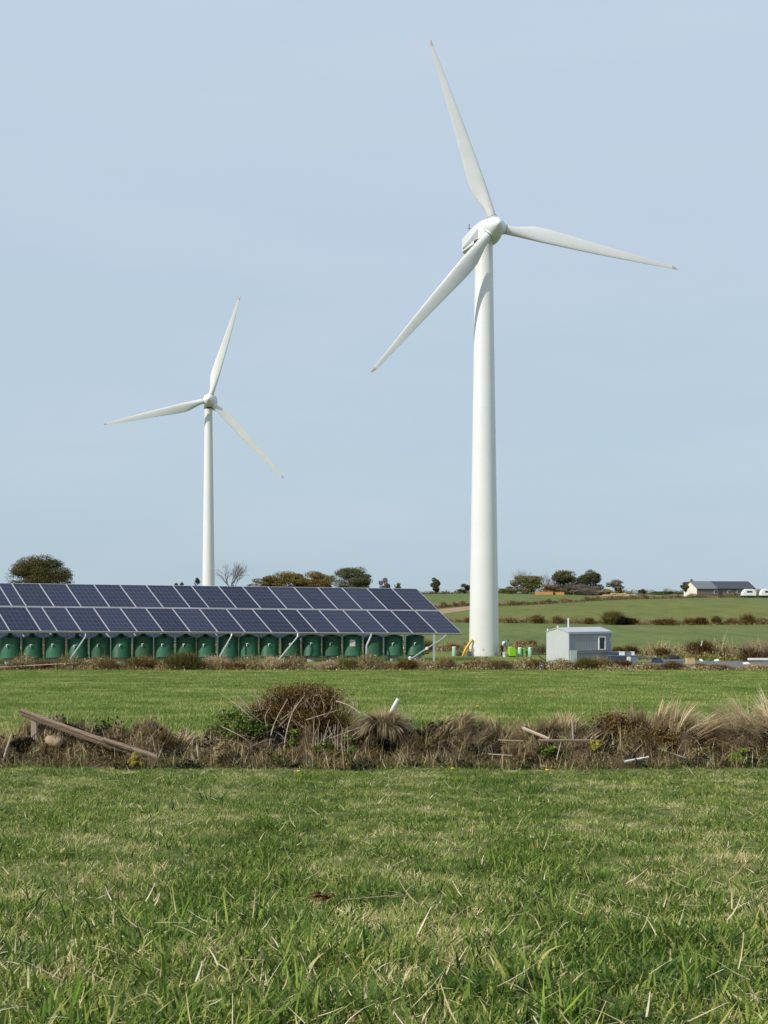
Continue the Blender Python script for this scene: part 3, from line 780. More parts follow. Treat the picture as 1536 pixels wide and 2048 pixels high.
for sgn in (0, 1):
    a0, a1 = (-ov, DEP / 2) if sgn == 0 else (DEP / 2, DEP + ov)
    z0 = lambda y: EAV + .02 + (RDG - EAV) * (1 - abs(y - DEP / 2) / (DEP / 2))
    v = [(-ov, a0, z0(a0)), (LEN + ov, a0, z0(a0)), (LEN + ov, a1, z0(a1)), (-ov, a1, z0(a1))]
    v += [(x, y, z + .06) for x, y, z in v]
    MB().add(v, [(3, 2, 1, 0), (4, 5, 6, 7), (0, 1, 5, 4), (1, 2, 6, 5), (2, 3, 7, 6), (3, 0, 4, 7)]).build('roof_sheet', M['hutroof'], hut)
MB().box((LEN / 2, -.06, EAV - .05), (LEN + .1, .05, .09)).build('eaves_trim', M['hutroof'], hut)
MB().box((.03, -.03, EAV / 2 - .03), (.09, .07, EAV - .1)).build('corner_trim', M['hutroof'], hut)
MB().box((LEN - .03, -.03, EAV / 2 - .03), (.09, .07, EAV - .1)).build('corner_trim', M['hutshade'], hut)
MB().box((LEN * .52, -.045, 1.02), (LEN * .86, .05, .07)).build('rail_trim', M['hutshade'], hut)
MB().box((LEN * .56, -.05, .78), (LEN * .78, .06, .045)).build('rail_trim', M['bluegrey'], hut)
MB().box((.42, -.07, .50), (.66, .06, 1.06)).build('hatch_panel', M['offwhite'], hut)
win = MB()
wx, wz, ww, wh = 3.28, 1.52, .62, .96
for c, s_ in (((wx - ww / 2, -.06, wz), (.08, .08, wh)), ((wx + ww / 2, -.06, wz), (.08, .08, wh)), ((wx, -.06, wz + wh / 2), (ww + .08, .08, .08)), ((wx, -.06, wz - wh / 2), (ww + .08, .10, .08))): win.box(c, s_)
wo_ = win.build('window', M['tubewhite'], hut); MB().box((wx, -.035, wz), (ww - .06, .03, wh - .06)).build('pane', M['glass'], wo_)
MB().tube([(1.35, DEP * .62, 2.4), (1.35, DEP * .62, 3.45)], .055, 8).build('flue', M['tubewhite'], hut)
MB().tube([(.05, DEP / 2, 2.6), (.05, DEP / 2, 2.88)], .07, 8).build('roof_vent', M['offwhite'], hut)
MB().tube([(.05, DEP - .1, 2.3), (.05, DEP - .1, 2.62)], .06, 8).build('roof_vent', M['offwhite'], hut)
MB().box((2.62, -.06, .42), (.10, .08, .14)).build('socket_box', M['darksteel'], hut)

# ------------------------------------------------------------------ things round the tower foot
def put(x, Y): X = (x - CX) / F * Y; return Vector((X, Y, gzf(X, Y)))
def canister(px, Y, r, h, mat, label, capmat=None, group=None):
    p = put(px, Y); o = empty('canister', p, 0, label, 'canister', group)
    MB().lathe([(r * .93, 0), (r, .03), (r, h - .04), (r * .95, h)], 24).build('body', M[mat], o, auto=40)
    MB().lathe([(r * 1.03, h - .09), (r * 1.03, h + .01), (r * .5, h + .04), (.001, h + .04)], 24).build('cap', M[capmat or mat], o, auto=40)
    return o
G = 'mint canisters round the tower foot'
canister(908, 117.3, .17, .82, 'mint', 'slim mint green canister standing between solar array and tower', 'tubewhite', G)
canister(1039.5, 115.7, .17, .80, 'mint', 'mint green canister with white cap next to the lime drum', 'tubewhite', G)
canister(1060, 115.7, .17, .80, 'mint', 'mint green canister with a black hose nearest the hut', 'tubewhite', G)
p = put(1047, 115.9); MB().lathe([(.24, 0), (.25, .03), (.25, .72), (.22, .76), (.001, .78)], 4).build('plastic_crate', M['midgreen'], None, p, .6, bevel=.02)
tag(bpy.data.objects['plastic_crate'], 'mid green plastic crate against the mint canister', 'crate')
p = put(1055, 116.5); o = MB().box((0, 0, .3), (.45, .4, .6)).build('green_box', M['midgreen'], None, p, .2, bevel=.03); tag(o, 'low dark green box behind the mint canisters', 'box')
p = put(1024, 114.9); dr = empty('lime_drum', p, .2, 'bright lime green plastic drum with sloping top beside the person', 'drum')
v = [(-.31, -.28, .08), (.31, -.28, .08), (.31, .28, .08), (-.31, .28, .08), (-.31, -.28, .86), (.31, -.28, .66), (.31, .28, .66), (-.31, .28, .86), (-.05, -.28, .93), (-.05, .28, .93)]
MB().add(v, [(3, 2, 1, 0), (0, 1, 5, 8, 4), (1, 2, 6, 5), (2, 3, 7, 9, 6), (3, 0, 4, 7), (4, 8, 9, 7), (8, 5, 6, 9)]).build('body', M['lime'], dr, bevel=.04)
MB().box((0, 0, .05), (.5, .48, .10)).build('skid', M['black'], dr)
p = put(1009.5, 114.9); b = empty('bucket', p, 0, 'small white bucket on the grass beside the lime drum', 'bucket')
MB().lathe([(.15, 0), (.19, .36), (.20, .37), (.20, .40), (.17, .40), (.14, .05)], 20).build('pail', M['cloth_white'], b, auto=40)
MB().tube([(-.19, 0, .37), (-.12, -.14, .30), (0, -.2, .26), (.12, -.14, .30), (.19, 0, .37)], .012, 5).build('handle', M['galv'], b)
# yellow arm at the left of the tower
p = put(934, 116.9); y_ = empty('yellow_lifting_arm', p, 0, 'yellow bent lifting arm leaning by the tower foot', 'machine')
MB().tube([(-.40, 0, .02), (-.30, 0, .28), (-.08, .05, .70), (.22, .1, 1.15), (.52, .15, 1.5)], [.09, .09, .11, .12, .10], 8).build('arm', M['yellow'], y_, auto=50)
MB().tube([(-.10, .05, .62), (.12, .05, .50), (.3, .1, .55)], .06, 8).build('strut', M['yellow'], y_, auto=50)
MB().box((.20, .12, .22), (.34, .3, .44)).build('pump_box', M['darksteel'], y_, bevel=.03)
p = put(919, 118.8); o = MB().lathe([(.30, 0), (.36, .08), (.28, .22), (.12, .32), (.001, .34)], 12).build('black_sack', M['black'], None, p, smooth=True); tag(o, 'black sack lying on grass between mint canister and yellow arm', 'sack')
# cable from canister to hut
pts = [put(1062, 115.5) + Vector((0, 0, .75))]
for t in np.linspace(.1, 1, 14):
    x = 1062 + (1095 - 1062) * t; q = put(x, 115.5 - 12 * t); q.z += .75 * (1 - t) ** 2 + .06; pts.append(q)
tag(MB().tube(pts, .045, 6).build('black_hose', M['black'], smooth=True), 'black hose sagging from the mint canister to the hut', 'hose')

# ------------------------------------------------------------------ person bending by the tower
def skin_mesh(name, pts, edges, radii, mat, parent, sub=2):
    me = bpy.data.meshes.new(name); me.from_pydata(pts, edges, []); me.update()
    o = link(name, me, mat, parent)
    sk = o.modifiers.new('skin', 'SKIN')
    for i, r in enumerate(radii): me.skin_vertices[0].data[i].radius = (r, r)
    me.skin_vertices[0].data[0].use_root = True
    sb = o.modifiers.new('smooth', 'SUBSURF'); sb.levels = sb.render_levels = sub
    return o
pp = put(1003.5, 116.7); per = empty('person', pp, math.radians(20), 'person in white and blue top and black trousers bending beside the tower', 'person')
# facing +X, bending forward
B = dict(pel=(0, 0, .88), wai=(.10, 0, 1.02), che=(.30, 0, 1.22), nec=(.44, 0, 1.33), hd=(.53, 0, 1.36), top=(.62, 0, 1.36),
         lh=(0, .10, .84), lk=(.10, .12, .47), la=(0, .12, .08), lt=(.17, .12, .04), rh=(0, -.10, .84), rk=(.02, -.13, .46), ra=(-.12, -.13, .08), rt=(.05, -.13, .04),
         ls=(.38, .19, 1.24), le=(.45, .24, .97), lw=(.60, .20, .76), rs=(.38, -.19, 1.24), re=(.44, -.24, .97), rw=(.58, -.20, .76))
ks = list(B); ix = {k: i for i, k in enumerate(ks)}
E = [('pel', 'wai'), ('wai', 'che'), ('che', 'nec'), ('nec', 'hd'), ('hd', 'top'), ('pel', 'lh'), ('lh', 'lk'), ('lk', 'la'), ('la', 'lt'), ('pel', 'rh'), ('rh', 'rk'), ('rk', 'ra'), ('ra', 'rt'),
     ('che', 'ls'), ('ls', 'le'), ('le', 'lw'), ('che', 'rs'), ('rs', 're'), ('re', 'rw')]
Rr = dict(pel=.13, wai=.12, che=.15, nec=.06, hd=.10, top=.085, lh=.10, lk=.06, la=.04, lt=.03, rh=.10, rk=.06, ra=.04, rt=.03, ls=.07, le=.042, lw=.032, rs=.07, re=.042, rw=.032)
skin_mesh('body', [B[k] for k in ks], [(ix[a], ix[b]) for a, b in E], [Rr[k] for k in ks], M['skin'], per)
def cloth(name, keys, edges, grow, mat):
    ii = {k: i for i, k in enumerate(keys)}
    skin_mesh(name, [B[k] for k in keys], [(ii[a], ii[b]) for a, b in edges], [Rr[k] * grow + .012 for k in keys], M[mat], per)
cloth('trousers', ['pel', 'wai', 'lh', 'lk', 'la', 'rh', 'rk', 'ra'], [('pel', 'wai'), ('pel', 'lh'), ('lh', 'lk'), ('lk', 'la'), ('pel', 'rh'), ('rh', 'rk'), ('rk', 'ra')], 1.12, 'cloth_black')
cloth('shirt', ['che', 'wai', 'nec', 'ls', 'le', 'rs', 're'], [('che', 'wai'), ('che', 'nec'), ('che', 'ls'), ('ls', 'le'), ('che', 'rs'), ('rs', 're')], 1.12, 'cloth_blue')
s = MB(); s.lathe([(.17, -.10), (.165, .05), (.10, .12), (.001, .14)], 16); me = s.mesh('white_yoke', smooth=True); me.transform(Matrix.Translation((.20, 0, 1.20)) @ Matrix.Rotation(math.radians(-40), 4, 'Y')); link('yoke', me, M['cloth_white'], per)
s = MB(); s.lathe([(.108, -.01), (.112, .03), (.09, .09), (.04, .12), (.001, .125)], 16); me = s.mesh('cap', smooth=True); me.transform(Matrix.Translation((.57, 0, 1.38)) @ Matrix.Rotation(math.radians(55), 4, 'Y')); link('cap', me, M['black'], per)

# ------------------------------------------------------------------ yard clutter right of the hut
p = put(1245, 99.5); bn = empty('steel_bench', p, math.radians(4), 'low navy steel bench with pale end panel beside the hut', 'bench')
MB().box((0, 0, .60), (2.1, 1.0, .06)).build('top', M['bluegrey'], bn, bevel=.01)
MB().box((-.40, -.42, .29), (1.25, .06, .54)).build('front_panel', M['navy'], bn)
MB().box((.36, -.43, .29), (.30, .07, .56)).build('pale_panel', M['offwhite'], bn)
MB().box((.78, -.42, .29), (.52, .06, .56)).build('front_panel', M['bluegrey'], bn)
for sx in (-1, 1):
    MB().box((sx * 1.0, .35, .285), (.08, .08, .56)).build('leg', M['darksteel'], bn)
def crate(px, Y, dx, sz, mat, label, z0, lid=None):
    q = put(px, Y); o = empty('storage_box', Vector((q.x, q.y, q.z + z0)), .05, label, 'box', 'boxes on the steel bench')
    MB().box((0, 0, sz[2] / 2), sz).build('body', M[mat], o, bevel=.015)
    MB().box((0, 0, sz[2] + .012), (sz[0] + .03, sz[1] + .03, .03)).build('lid', M[lid or mat], o)
crate(1229, 99.4, 0, (.56, .5, .24), 'navy', 'navy box on the steel bench against the hut wall', .635, 'bluegrey')
crate(1243, 99.3, 0, (.42, .5, .25), 'cloth_white', 'white box with blue corner in the middle of the bench', .635)
crate(1255, 99.4, 0, (.40, .5, .24), 'bluegrey', 'grey box between the white boxes on the bench', .635)
crate(1265, 99.3, 0, (.22, .4, .25), 'cloth_white', 'small white box at the outer end of the bench', .635)
p = put(1296, 100.2); rp = empty('loading_ramp', p, math.radians(3), 'dark navy flat ramp lying on the asphalt yard', 'ramp')
MB().box((-.25, 0, .42), (2.1, .9, .05)).build('deck', M['navy'], rp, bevel=.01)
MB().add([(.35, -.5, 0), (1.15, -.5, 0), (.85, -.5, .44), (.5, -.5, .44), (.35, .45, 0), (1.15, .45, 0), (.85, .45, .44), (.5, .45, .44)], [(0, 1, 2, 3), (7, 6, 5, 4), (0, 4, 5, 1), (1, 5, 6, 2), (2, 6, 7, 3), (3, 7, 4, 0)]).build('wedge', M['navy'], rp)
MB().box((-1.2, 0, .2), (.08, .8, .4)).build('leg', M['darksteel'], rp)
def sack(px, Y, rx, ry, rz, mat, name, label, cat, seed):
    q = put(px, Y); r0 = np.random.default_rng(seed); v, f = [], []; nu, nv = 18, 9
    for j in range(nv):
        ph = math.pi * (j / (nv - 1)) ; 
        for i in range(nu):
            a = 2 * math.pi * i / nu; k = 1 + .12 * math.sin(3 * a + seed) * math.sin(ph) + .07 * math.sin(5 * a + 2 * ph + seed) + r0.uniform(-.06, .06)
            v.append((rx * math.sin(ph) ** .7 * math.cos(a) * k, ry * math.sin(ph) ** .7 * math.sin(a) * k, rz * (1 + math.cos(ph)) * .5 * k))
    for j in range(nv - 1):
        for i in range(nu): f.append((j * nu + i, (j + 1) * nu + i, (j + 1) * nu + (i + 1) % nu, j * nu + (i + 1) % nu))
    o = link(name, pymesh(name, v, f, True), M[mat], None, q, .3); return tag(o, label, cat)
sack(1343, 103, .58, .45, .48, 'black', 'tarpaulin_bundle', 'black tarpaulin bundle lying at the edge of the yard', 'bundle', 3)
p = put(1352, 101.5); o = MB().box((0, 0, .16), (1.9, .5, .12)).build('steel_plank', M['bluegrey'], None, p, .02, bevel=.01); tag(o, 'blue grey steel plank lying beside the tan box', 'plank')
p = put(1380, 98.2); tb = empty('tan_box', p, .06, 'tan cardboard box standing on the asphalt yard', 'box')
MB().box((0, 0, .225), (.62, .5, .45)).build('body', M['tan'], tb, bevel=.012); MB().box((0, -.05, .46), (.64, .44, .02)).build('flap', M['tan'], tb)
p = put(1520, 97.5); o = MB().box((0, 0, .40), (1.8, .30, .16)).build('white_beam', M['offwhite'], None, p, .02, bevel=.012); tag(o, 'white beam lying low at the back of the yard', 'beam')
for i, (px, Y, w_, rz_, lab) in enumerate([(1402, 104, .14, .2, 'small white scrap board lying behind the tan box'), (1433, 104, .20, -.2, 'broken white board at the foot of the rear hedge'), (1492, 97.5, .30, .3, 'crumpled pale sheet lying on the yard below the white beam')]):
    p = put(px, Y); o = MB().add([(-w_, -.1, 0), (w_, -.12, .02), (w_ * .8, .15, .16), (-w_ * .7, .12, .12), (-w_, -.1, .03), (w_, -.12, .05), (w_ * .8, .15, .19), (-w_ * .7, .12, .15)], [(3, 2, 1, 0), (4, 5, 6, 7), (0, 1, 5, 4), (1, 2, 6, 5), (2, 3, 7, 6), (3, 0, 4, 7)]).build('scrap_board', M['offwhite'], None, p, rz_); tag(o, lab, 'board')

# ------------------------------------------------------------------ far house and caravans
HYd = 372.0
def hp(x): return (x - CX) / F * HYd
s_h = F / HYd
hx0, hz0 = hp(1379), gzf(hp(1440), HYd) - .2
house = empty('bungalow', (hp(1394), HYd, hz0), math.radians(17), 'long low bungalow with cream gable and dark slate roof', 'house')
bl_, bd_, be_, br_ = 19.0, 7.2, 2.55, 4.5
MB().box((bl_ / 2, bd_ / 2, be_ / 2), (bl_, bd_, be_)).build('wall', M['stonewall'], house)
g = [(0, 0, be_), (0, bd_, be_), (0, bd_ / 2, br_ - .05), (.3, 0, be_), (.3, bd_, be_), (.3, bd_ / 2, br_ - .05)]
MB().add(g, [(0, 2, 1), (3, 4, 5), (0, 3, 5, 2), (1, 2, 5, 4)]).build('gable', M['plaster'], house)
MB().box((-.06, bd_ / 2, be_ / 2), (.10, bd_ + .02, be_)).build('end_wall', M['plaster'], house)
g2 = [(x + bl_ - .3, y, z) for x, y, z in g]; MB().add(g2, [(0, 2, 1), (3, 4, 5), (0, 3, 5, 2), (1, 2, 5, 4)]).build('gable', M['stonewall'], house)
def roofslab(x0, x1, mat, nm):
    o_ = .35; m_ = MB()
    for sgn in (0, 1):
        ya, yb = (-o_, bd_ / 2) if sgn == 0 else (bd_ + o_, bd_ / 2)
        za = be_ - o_ * (br_ - be_) / (bd_ / 2)
        v = [(x0, ya, za), (x1, ya, za), (x1, yb, br_), (x0, yb, br_)]; v += [(x, y, z + .14) for x, y, z in v]
        m_.add(v, [(3, 2, 1, 0), (4, 5, 6, 7), (0, 1, 5, 4), (1, 2, 6, 5), (2, 3, 7, 6), (3, 0, 4, 7)])
    return m_.build(nm, mat, house)
roofslab(-.25, 6.6, M['slatepale'], 'roof'); roofslab(6.61, bl_ + .25, M['slate'], 'roof')
for sgn in (-1, 1):
    MB().beam((bl_ + .28, bd_ / 2, br_ + .12), (bl_ + .28, bd_ / 2 + sgn * (bd_ / 2 + .3), be_ - .05), .10, .22).build('barge_board', M['offwhite'], house)
for x_ in (6.0, 10.5, 13.5):
    fr_ = MB().box((x_, -.04, 1.55), (1.0, .10, 1.0)).build('window', M['offwhite'], house); MB().box((x_, -.10, 1.55), (.8, .04, .8)).build('pane', M['glass'], fr_)
MB().box((7.6, -.04, 1.1), (1.0, .10, 2.1)).build('door', M['navy'], house)
MB().box((.3, bd_ * .5, br_ + .35), (.5, .6, .7)).build('chimney', M['stonewall'], house)

def caravan(px, w_, label, seed, Y):
    x = (px - CX) / F * Y; o = empty('caravan', (x, Y, gzf(x, Y)), .05, label, 'caravan', 'white caravans beside the bungalow')
    v, f = [], []; d = 2.0
    prof = [(-w_ / 2, .55), (-w_ / 2 + .1, 1.4), (-w_ / 2 + .6, 2.15), (-w_ / 2 + 1.1, 2.4), (w_ / 2 - .9, 2.4), (w_ / 2 - .35, 2.1), (w_ / 2, 1.3), (w_ / 2 - .1, .5)]
    n = len(prof); v = [(a, -d / 2, b) for a, b in prof] + [(a, d / 2, b) for a, b in prof]
    f = [tuple(range(n)), tuple(range(2 * n - 1, n - 1, -1))] + [(i, n + i, n + (i + 1) % n, (i + 1) % n) for i in range(n)]
    MB().add(v, f).build('body', M['tubewhite'], o, bevel=.08)
    MB().box((0, -d / 2 - .01, 1.65), (w_ * .4, .05, .5)).build('window', M['glass'], o)
    for sx in (-.4, .4):
        MB().tube([(sx, -d / 2 + .05, .32), (sx, -d / 2 - .12, .32)], .32, 14).build('wheel', M['black'], o)
    MB().beam((-w_ / 2, 0, .5), (-w_ / 2 - 1.0, 0, .45), .1).build('drawbar', M['galv'], o)
caravan(1497, 3.9, 'small rounded white caravan parked before the bungalow', 1, 362)
caravan(1533, 3.8, 'white caravan cut off by the edge of the picture beyond the bungalow', 2, 362)
for x_, w_, dz, lab in ((1088, 5.4, 1.0, 'long low orange board stack before the hilltop trees'), (1119.5, 2.6, .9, 'short orange board stack beside the long one before the trees')):
    Y = 392; x = (x_ - CX) / F * Y; o = empty('board_stack', (x, Y, gzf(x, Y)), .02, lab, 'boards', 'orange board stacks on the hilltop')
    for k in range(4): MB().box((.06 * (-1) ** k, .05 * k, .12 + k * .23), (w_, 1.0, .20)).build('board', M['orange'], o)

# ------------------------------------------------------------------ trees on the skyline
def crown_leaves(W, H, z0, depth, n, size, lobes, seed, up=.35, flat=1.0, fuzz=0.0, asp=.75):
    r0 = np.random.default_rng(seed); C, NN = [], []
    per_ = n // lobes
    for k in range(lobes):
        a = r0.uniform(0, 6.283); rad = r0.uniform(0, 1) ** .4 * .72
        cz = r0.uniform(.06, .82)
        shrink = math.sqrt(max(.10, 1 - (max(cz - .28, 0) / .57) ** 2.0))
        c = np.array([math.cos(a) * rad * W / 2 * shrink, math.sin(a) * rad * depth / 2 * shrink, z0 + H * cz])
        kk = r0.uniform(.7, 1.35) if lobes > 20 else r0.uniform(.85, 1.2); rr_ = np.array([W * r0.uniform(.13, .20), depth * r0.uniform(.13, .20), H * r0.uniform(.11, .17) * flat]) * kk
        d = r0.normal(size=(per_, 3)); d /= np.linalg.norm(d, axis=1, keepdims=True)
        rad_ = r0.uniform(.45 - fuzz * .4, 1.12 + fuzz * .5, (per_, 1)) ** (.6 + fuzz * .2)
        C.append(c + d * rr_ * rad_); NN.append(d + r0.normal(0, .6, (per_, 3)) + np.array([0, 0, up]))
    C, NN = np.concatenate(C), np.concatenate(NN)
    return leaf_arrays(C, NN, r0.uniform(size * .6, size * 1.4, len(C)), r0.uniform(0, 1, len(C)), asp)

def branch_tubes(mb, p, d, L_, r, depth, r0, spread=.6, kids=3, upb=.15, n=5):
    pts = [p]; q = p.copy(); dd = d.copy()
    for k in range(3):
        dd = (dd + Vector(r0.normal(0, .16, 3)) + Vector((0, 0, upb * .3))).normalized(); q = q + dd * (L_ / 3); pts.append(q.copy())
    mb.tube(pts, list(np.linspace(r, r * .62, 4)), n, cap=False)
    if depth == 0: return
    for k in range(kids):
        nd = (dd + Vector(r0.normal(0, spread, 3)) + Vector((0, 0, upb))).normalized()
        t = r0.uniform(.45, 1.0) if k else 1.0
        i = min(2, int(t * 3)); st = pts[i].lerp(pts[i + 1], t * 3 - i) if i < 3 else pts[-1]
        branch_tubes(mb, st, nd, L_ * r0.uniform(.6, .85), r * .58, depth - 1, r0, spread, kids, upb, 4 if depth < 3 else 5)

def tree(name, label, x0, x1, ytop, Y, mat, kind='leafy', n=2600, lobes=16, size=.5, trunk=.28, seed=1, group='trees along the hilltop', zb=None, clear=.08, cat='tree'):
    xc = (x0 + x1) / 2; X = (xc - CX) / F * Y; W = (x1 - x0) / F * Y * 1.08
    zg = gzf(X, Y) if zb is None else zb
    H = ((HY - ytop) / F * Y - zg) * 1.07
    o = empty(name, (X, Y, zg), 0, label, cat, group); r0 = np.random.default_rng(seed); mb = MB()
    if kind == 'bare':
        for k in range(7):
            a = k * 6.283 / 7 + r0.uniform(0, .6); d = Vector((math.cos(a) * .62 * W / H * .8, math.sin(a) * .6, 1)).normalized()
            branch_tubes(mb, Vector((0, 0, H * .12)), d, H * .40, trunk * .45, 4, r0, .42, 3, .1, 4)
        mb.tube([(0, 0, -.2), (0, 0, H * .16)], [trunk * 1.2, trunk], 7)
        mb.build('branches', M[mat], o)
        return o
    hz_ = H * clear
    mb.tube([(0, 0, -.3), (W * .01, 0, hz_), (0, 0, H * .55)], [trunk * 1.3, trunk, trunk * .5], 8)
    for k in range(9):
        a = r0.uniform(0, 6.283); z = H * r0.uniform(clear, .6); e = Vector((math.cos(a) * W * .34, math.sin(a) * W * .34, H * r0.uniform(.45, .85)))
        mb.tube([Vector((0, 0, z)), Vector((0, 0, z)).lerp(e, .5) + Vector((0, 0, .3)), e], [trunk * .4, trunk * .25, trunk * .08], 5)
    mb.build('trunk', M['bark'], o)
    V, q, r = crown_leaves(W, H * (1.04 - clear), H * clear, W * .85, int(n * 2.4), size * .66, int(lobes * 1.5), seed)
    link('crown', fast_mesh('crown', V, q, r), M[mat], o)
    return o
tree('oak_tree', 'broad olive brown oak above the end of the solar array', 14, 150, 1114, 330, 'oak', n=19000, lobes=32, size=.40, trunk=.45, seed=21, clear=.05)
tree('small_tree', 'low dark tree top peeping over the array left of the far turbine', 382, 402, 1156, 405, 'darkleaf', n=700, lobes=6, seed=22)
tree('small_tree', 'tiny rounded tree top next to the low dark one by the far turbine', 348, 369, 1160, 405, 'oak', n=700, lobes=6, seed=23)
tree('bare_tree', 'bare grey fan-shaped tree beside the far turbine tower', 431, 497, 1136, 400, 'barkgrey', 'bare', trunk=.30, seed=24)
tree('autumn_tree', 'low rusty brown tree at the thin end of the autumn clump', 500, 574, 1154, 402, 'autumn', n=5000, lobes=18, seed=25, clear=.1)
tree('autumn_tree', 'golden brown tree in the middle of the autumn clump', 534, 622, 1147, 404, 'autumn', n=6600, lobes=20, seed=26, clear=.1)
tree('autumn_tree', 'russet tree of the autumn clump touching the dark oak', 584, 676, 1146, 406, 'autumn', n=6800, lobes=20, seed=27, clear=.1)
tree('oak_tree', 'dark green domed oak standing next to the autumn clump', 664, 747, 1137, 398, 'darkleaf', n=8000, lobes=24, seed=28, size=.45, clear=.14)
tree('small_tree', 'grey green low bush tree beyond the domed oak', 755, 783, 1158, 408, 'greyleaf', n=900, lobes=7, seed=29)
tree('small_tree', 'smallest dark bush over the array near its upper corner', 785, 803, 1166, 408, 'darkleaf', n=500, lobes=5, seed=30)
tree('small_tree', 'lone small rounded tree on the open crest between array and tower', 858, 884, 1157, 410, 'darkleaf', n=1200, lobes=11, seed=131, clear=.18, trunk=.3)
tree('small_tree', 'low dark bush on the crest just behind the big tower', 916, 944, 1167, 408, 'darkleaf', n=900, lobes=7, seed=32)
tree('thorn_tree', 'spiky olive thorn tree at the tower end of the hilltop copse', 1016, 1092, 1151, 402, 'olive', n=3600, lobes=15, seed=33, clear=.05)
tree('bare_tree', 'bare spiky thorn standing within the olive thorn tree', 1030, 1062, 1148, 404, 'barkgrey', 'bare', trunk=.18, seed=34)
tree('bare_tree', 'grey leafless bush tree in the middle of the copse', 1080, 1108, 1154, 403, 'barkgrey', 'bare', trunk=.2, seed=35)
tree('copse_tree', 'tallest dark green rounded tree in the hilltop copse', 1094, 1162, 1141, 405, 'darkleaf', n=4800, lobes=16, seed=36, clear=.1)
tree('copse_tree', 'dark tree standing between the two tallest trees of the copse', 1132, 1184, 1153, 408, 'darkleaf', n=2600, lobes=10, seed=37, clear=.1)
tree('copse_tree', 'upright dark green tree at the house end of the copse', 1152, 1208, 1144, 403, 'darkleaf', n=4200, lobes=15, seed=38, clear=.1)
tree('bare_tree', 'grey leafless scrub below the upright copse tree', 1130, 1164, 1166, 398, 'barkgrey', 'bare', trunk=.15, seed=39)
tree('umbrella_tree', 'flat topped grey thorn tree between copse and bungalow', 1210, 1254, 1161, 400, 'greyleaf', n=1500, lobes=12, seed=40, clear=.40, trunk=.25)
tree('umbrella_tree', 'round green bush under the flat topped thorn tree', 1224, 1246, 1170, 398, 'olive', n=800, lobes=6, seed=41, clear=.05, cat='bush')
tree('round_bush', 'round dark bush on the crest beside the timber heap', 1276, 1293, 1178, 396, 'darkleaf', n=800, lobes=6, seed=42, clear=.05, cat='bush')
tree('copse_scrub', 'low brown scrub under the middle of the hilltop copse', 1076, 1128, 1169, 397, 'scrub', n=4200, size=.28, lobes=12, seed=44, cat='bush', clear=.0)
tree('copse_scrub', 'low grey brown scrub under the house end of the copse', 1136, 1204, 1168, 397, 'greyleaf', n=5000, size=.26, lobes=14, seed=45, cat='bush', clear=.0)
tree('copse_scrub', 'low olive scrub tapering off beside the thorn tree', 998, 1036, 1173, 399, 'olive', n=3000, size=.28, lobes=9, seed=46, cat='bush', clear=.0)
tree('copse_scrub', 'low rusty scrub between copse and flat topped thorn tree', 1192, 1226, 1176, 396, 'scrub', n=2600, size=.28, lobes=8, seed=47, cat='bush', clear=.0)
tree('crest_bush', 'long dark green bush on the crest left of the bungalow', 1298, 1368, 1183, 398, 'darkleaf', n=1800, lobes=14, seed=48, cat='bush', clear=.0)
tree('garden_tree', 'open dark tree leaning over the cream gable of bungalow', 1361, 1392, 1164, 378, 'darkleaf', n=1500, lobes=10, seed=43, clear=.35, trunk=.28)

# ------------------------------------------------------------------ hedges
def hedge_mass(name, label, path, width, h0, h1, n, mats, seed, lean=.5, bw=.03, leafsize=.14, leafshare=.4, zlift=0.0, hmul=None):
    """uncountable dry growth along a path of (x, y) in metres: blades and leaves; one object per hedge"""
    r0 = np.random.default_rng(seed); path = np.array(path); seg = np.cumsum(np.r_[0, np.hypot(*np.diff(path, axis=0).T)])
    o = None; roots = []
    for k, (mt, share) in enumerate(mats):
        m_ = int(n * share)
        t = r0.uniform(0, seg[-1], m_)
        den = 0.5 + 0.5 * snoise(t, t * 0 + k * 17.0, 3.5, seed + k * 5 + 1)
        t = t[r0.uniform(0, 1, m_) < np.clip(.45 + .8 * (den - .3), .08, 1)]; m_ = len(t)
        off = r0.normal(0, width / 2.6, m_)
        x = np.interp(t, seg, path[:, 0]) + r0.normal(0, .05, m_); y = np.interp(t, seg, path[:, 1]) + off
        hh = h0 + (h1 - h0) * np.clip(.5 + .55 * snoise(t, t * 0, 4.2, seed + 50), 0, 1.2)
        if hmul is not None: hh = hh * np.interp(x, hmul[0], hmul[1])
        hh = hh * np.exp(-(off / (width * .55)) ** 2) + .08
        z = gz(x, y) + zlift
        nb = int(m_ * (1 - leafshare))
        L_ = hh[:nb] * r0.uniform(.45, 1.15, nb)
        base = np.stack([x[:nb], y[:nb], z[:nb] - .03 + hh[:nb] * r0.uniform(0, .35, nb)], 1)
        A = blade_arrays(base, r0.uniform(0, 6.283, nb), L_, r0.uniform(.5, 1.3, nb) * bw, np.abs(r0.normal(0, lean, nb)), r0.uniform(0, 1.2, nb), 2, r0.uniform(0, 1, nb), r0.uniform(-1, 1, nb))
        cen = np.stack([x[nb:], y[nb:], z[nb:] + hh[nb:] * r0.uniform(.02, .9, m_ - nb) ** .8], 1)
        B_ = leaf_arrays(cen, r0.normal(size=(m_ - nb, 3)), r0.uniform(.5, 1.5, m_ - nb) * leafsize, r0.uniform(0, 1, m_ - nb), .8)
        roots.append((join(A, B_), mt))
    V, Q, R_ = join(*[a for a, _ in roots])
    me = fast_mesh(name, V, Q, R_)
    for _, mt in roots: me.materials.append(M[mt])
    cnt = [len(a[1]) for a, _ in roots]
    me.polygons.foreach_set('material_index', np.repeat(np.arange(len(cnt)), cnt).astype(np.int32)); me.update()
    return tag(link(name, me), label, None, None, 'stuff')

